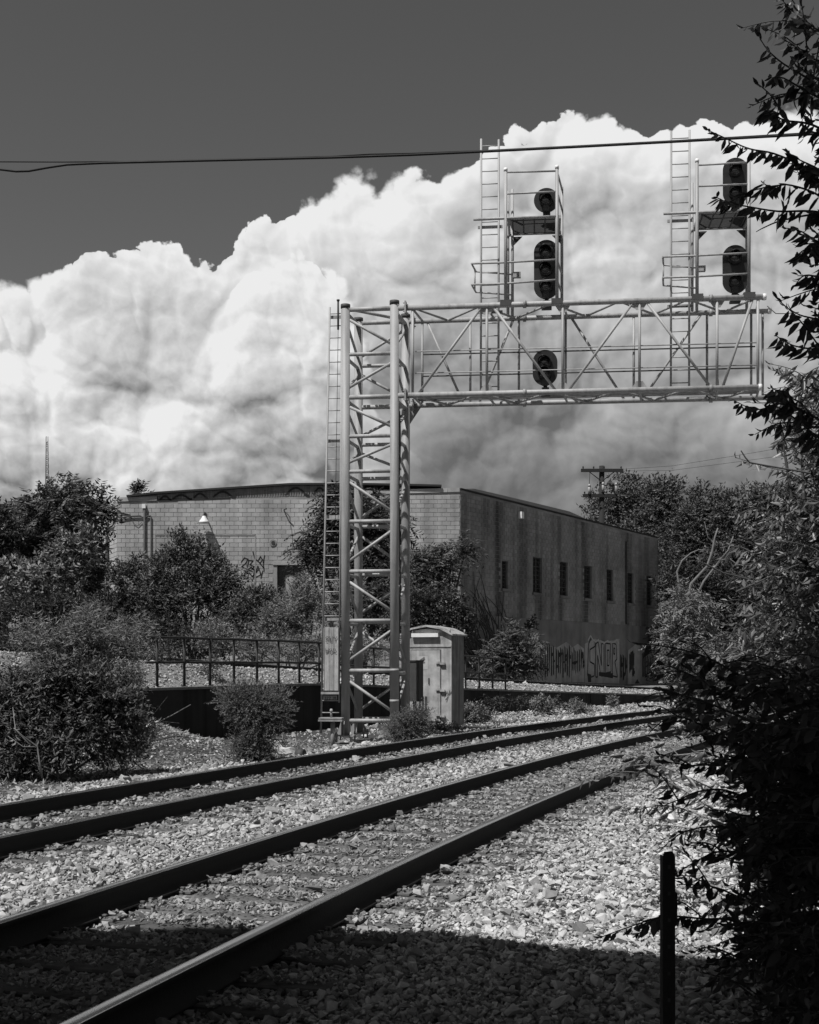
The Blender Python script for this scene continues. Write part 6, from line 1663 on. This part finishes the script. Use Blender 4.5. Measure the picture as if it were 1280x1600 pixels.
# the heavy crown out of frame to the right, parts of which show at the edge
for k in range(90):
    y = ns.r.uniform(120, 760); st_ = W(1300 + ns.r.uniform(20, 120), y + 30, NY + ns.r.uniform(-0.3, 0.7)); en = W(1268 + ns.r.uniform(0, 70), y + ns.r.uniform(-60, 40), NY + ns.r.uniform(-0.3, 0.6))
    ns.branch([st_, (st_ + en) / 2 + (0, 0, 0.04), en], 0.068, 0.027, 0.018, 0.005, 0.0016, hang=1.0)
# lower mass
def mass(n, xr, yr, Yr, left, leaf=0.075):
    for k in range(n):
        x = ns.r.uniform(*xr); y = ns.r.uniform(*yr); Yk = ns.r.uniform(*Yr)
        en = W(x, y, Yk); st_ = en + np.array([ns.r.uniform(0.15, 0.5), ns.r.uniform(-0.1, 0.3), ns.r.uniform(-0.28, 0.10)])
        ns.branch([st_, (st_ + en) / 2 + (0, 0, 0.05), en], leaf, leaf * 0.42, 0.024, 0.005, 0.0016)
mass(75, (1060, 1300), (1040, 1180), (4.6, 5.6), 0)
mass(110, (1110, 1330), (1150, 1330), (4.6, 5.8), 0)
mass(120, (1130, 1350), (1300, 1480), (4.5, 5.8), 0)
mass(120, (1090, 1350), (1450, 1660), (4.3, 5.5), 0)
mass(26, (1250, 1340), (800, 1080), (4.7, 5.6), 0)
for ln_ in ([(1180, 1130), (1110, 1100), (1060, 1085), (1034, 1078)], [(1190, 1100), (1120, 1075), (1070, 1050), (1040, 1040)], [(1200, 1190), (1110, 1140), (1060, 1120), (1038, 1135)], [(1240, 1290), (1150, 1240), (1100, 1235), (1060, 1250), (1030, 1262)],
            [(1250, 1350), (1160, 1300), (1110, 1292), (1070, 1300), (1042, 1318)], [(1230, 1250), (1140, 1200), (1080, 1196), (1040, 1190)], [(1240, 1480), (1150, 1440), (1100, 1436), (1040, 1432), (985, 1448), (930, 1468)], [(1230, 1440), (1150, 1400), (1110, 1385), (1060, 1382)],
            [(1250, 1550), (1160, 1500), (1110, 1480), (1080, 1490)], [(1180, 1070), (1110, 1030), (1050, 1012), (990, 1005)], [(1200, 1340), (1130, 1330), (1090, 1345), (1062, 1362)]):
    Yk = NY + ns.r.uniform(-0.35, 0.25)
    pts_ = [W(x, y, Yk) for x, y in ln_]; ns.branch(pts_, 0.075, 0.032, 0.022, 0.006, 0.0018)
    for q in range(3):
        i = ns.r.integers(0, len(ln_) - 1); a = pts_[i]; b = a + np.array([-ns.r.uniform(0.08, 0.2), ns.r.normal() * 0.1, ns.r.normal() * 0.09])
        ns.branch([a, (a + b) / 2 + (0, 0, 0.02), b], 0.07, 0.03, 0.022, 0.004, 0.0015)
# main stems
bse = np.array([1.95, 5.0, -0.1])
for tx in ((1330, 300), (1345, 500), (1320, 700), (1300, 1000), (1280, 1200), (1250, 1350), (1360, 100)):
    t_ = W(*tx, NY + ns.r.uniform(-0.1, 0.3)); ns.limb([bse + ns.r.normal(size=3) * [0.12, 0.12, 0], (bse * 0.45 + t_ * 0.55) + np.array([0.15, 0, 0.1]), t_], 0.022, 0.008)
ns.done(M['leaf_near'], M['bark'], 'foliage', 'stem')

# second shrub, a little farther, tips in the sun over the gravel
s2 = Shrub('drooping_shrub', 'leafy shrub whose sunlit branch tips hang over the pale gravel', 'shrub', 1330, 8.6, None, 52)
for k in range(64):
    x = s2.r.uniform(1100, 1330); y = s2.r.uniform(1120, 1400); Yk = s2.r.uniform(7.4, 9.4)
    en = W(x, y, Yk); st_ = en + np.array([s2.r.uniform(0.3, 0.8), s2.r.uniform(-0.2, 0.3), s2.r.uniform(-0.3, 0.2)])
    s2.branch([st_, (st_ + en) / 2 + (0, 0, 0.08), en], 0.095, 0.034, 0.03, 0.006, 0.002)
for ln_ in ([(1150, 1290), (1060, 1230), (1000, 1208), (950, 1206)], [(1150, 1250), (1040, 1200), (990, 1196)], [(1160, 1300), (1060, 1262), (1010, 1262), (975, 1276)], [(1180, 1330), (1100, 1300), (1050, 1290), (1010, 1290)], [(1200, 1220), (1120, 1180), (1060, 1180), (1000, 1186), (930, 1212), (905, 1222)]):
    pts_ = [W(x, y, 8.2 + s2.r.uniform(-0.3, 0.3)) for x, y in ln_]; s2.branch(pts_, 0.095, 0.032, 0.028, 0.007, 0.002)
    for q in range(3):
        i = s2.r.integers(0, len(ln_) - 1); a = pts_[i]; b = a + np.array([-s2.r.uniform(0.1, 0.3), s2.r.normal() * 0.15, s2.r.normal() * 0.12]); s2.branch([a, (a + b) / 2 + (0, 0, 0.03), b], 0.09, 0.03, 0.03, 0.004, 0.0015)
for k in range(8):
    b0 = np.array([3.1 + s2.r.normal() * 0.2, 8.8 + s2.r.normal() * 0.3, -0.15]); t_ = W(s2.r.uniform(1180, 1330), s2.r.uniform(1100, 1300), 8.6); s2.limb([b0, (b0 + t_) / 2 + (0.1, 0, 0.3), t_], 0.02, 0.006)
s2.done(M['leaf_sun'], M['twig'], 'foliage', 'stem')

# third shrub farther back, in full sun, long hanging leaves
s3 = Shrub('sunlit_shrub', 'tall shrub of long hanging leaves catching the sun beside the tracks', 'shrub', 1300, 13.0, None, 53)
def s3branch(x, y, Yk, ln=1.0):
    en = W(x, y, Yk); st_ = en + np.array([s3.r.uniform(0.25, 0.9), s3.r.uniform(-0.3, 0.5), s3.r.uniform(-0.55, 0.1)]) * ln
    s3.branch([st_, (st_ + en) / 2 + (0, 0, 0.12), en], 0.135, 0.040, 0.045, 0.008, 0.002, hang=1.0, fine=False, spread=0.5)
for (n, xr, yr) in ((60, (1215, 1330), (600, 760)), (100, (1170, 1330), (760, 900)), (130, (1120, 1330), (880, 1010)), (110, (1090, 1330), (990, 1120)), (60, (1070, 1200), (1040, 1150)), (40, (1190, 1330), (560, 700)), (40, (1130, 1250), (800, 900))):
    for k in range(n):
        x = s3.r.uniform(*xr); y = s3.r.uniform(*yr); s3branch(x, y, s3.r.uniform(11.5, 14.5))
for ln_ in ([(1320, 800), (1250, 745), (1200, 730), (1150, 735 - 20)], [(1300, 780), (1230, 690), (1210, 700)], [(1320, 640), (1260, 605), (1235, 598)], [(1330, 700), (1240, 665), (1205, 662)], [(1300, 880), (1230, 830), (1180, 838)]):
    s3.branch([W(x, y, 12.6 + s3.r.uniform(-0.5, 0.5)) for x, y in ln_], 0.12, 0.036, 0.045, 0.009, 0.002, hang=0.9, fine=False)
for pts_ in ([(1270, 740), (1200, 728), (1172, 723), (1165, 715), (1158, 704)], [(1150, 925), (1240, 885), (1285, 870)], [(1100, 880), (1130, 895), (1170, 905)]):
    s3.limb([W(x, y, 11.6) for x, y in pts_], 0.010, 0.006, 5)
for k in range(10):
    b0 = np.array([4.6 + s3.r.normal() * 0.4, 13.2 + s3.r.normal() * 0.5, -0.2]); t_ = W(s3.r.uniform(1180, 1330), s3.r.uniform(600, 1000), 13.2); s3.limb([b0, (b0 + t_) / 2 + (0.2, 0, 0.5), t_], 0.04, 0.01)
s3.done(M['leaf_sun'], M['bark'], 'foliage', 'stem')
# dark low scrub filling the right verge below them
bush('low_shrub', 'dark scrub filling the right verge where the tracks curve out of sight', 'shrub', 1190, 20, [(1110, 1110, 60, 30), (1180, 1100, 80, 50), (1260, 1100, 60, 70), (1090, 1070, 40, 30), (1240, 1000, 70, 60)], 'leaf_dark', 0.9, 0.13, 0.05, 0.35, 7, 'alt', 0.3, 0.2, 54, 0.02)
bush('low_shrub', 'dark ground scrub under the overhanging shrub', 'shrub', 1250, 6.2, [(1240, 1330, 110, 80), (1290, 1200, 80, 100), (1300, 1450, 140, 80)], 'leaf_near', 0.7, 0.085, 0.036, 0.22, 7, 'alt', 0.3, 0.2, 55, 0.008)
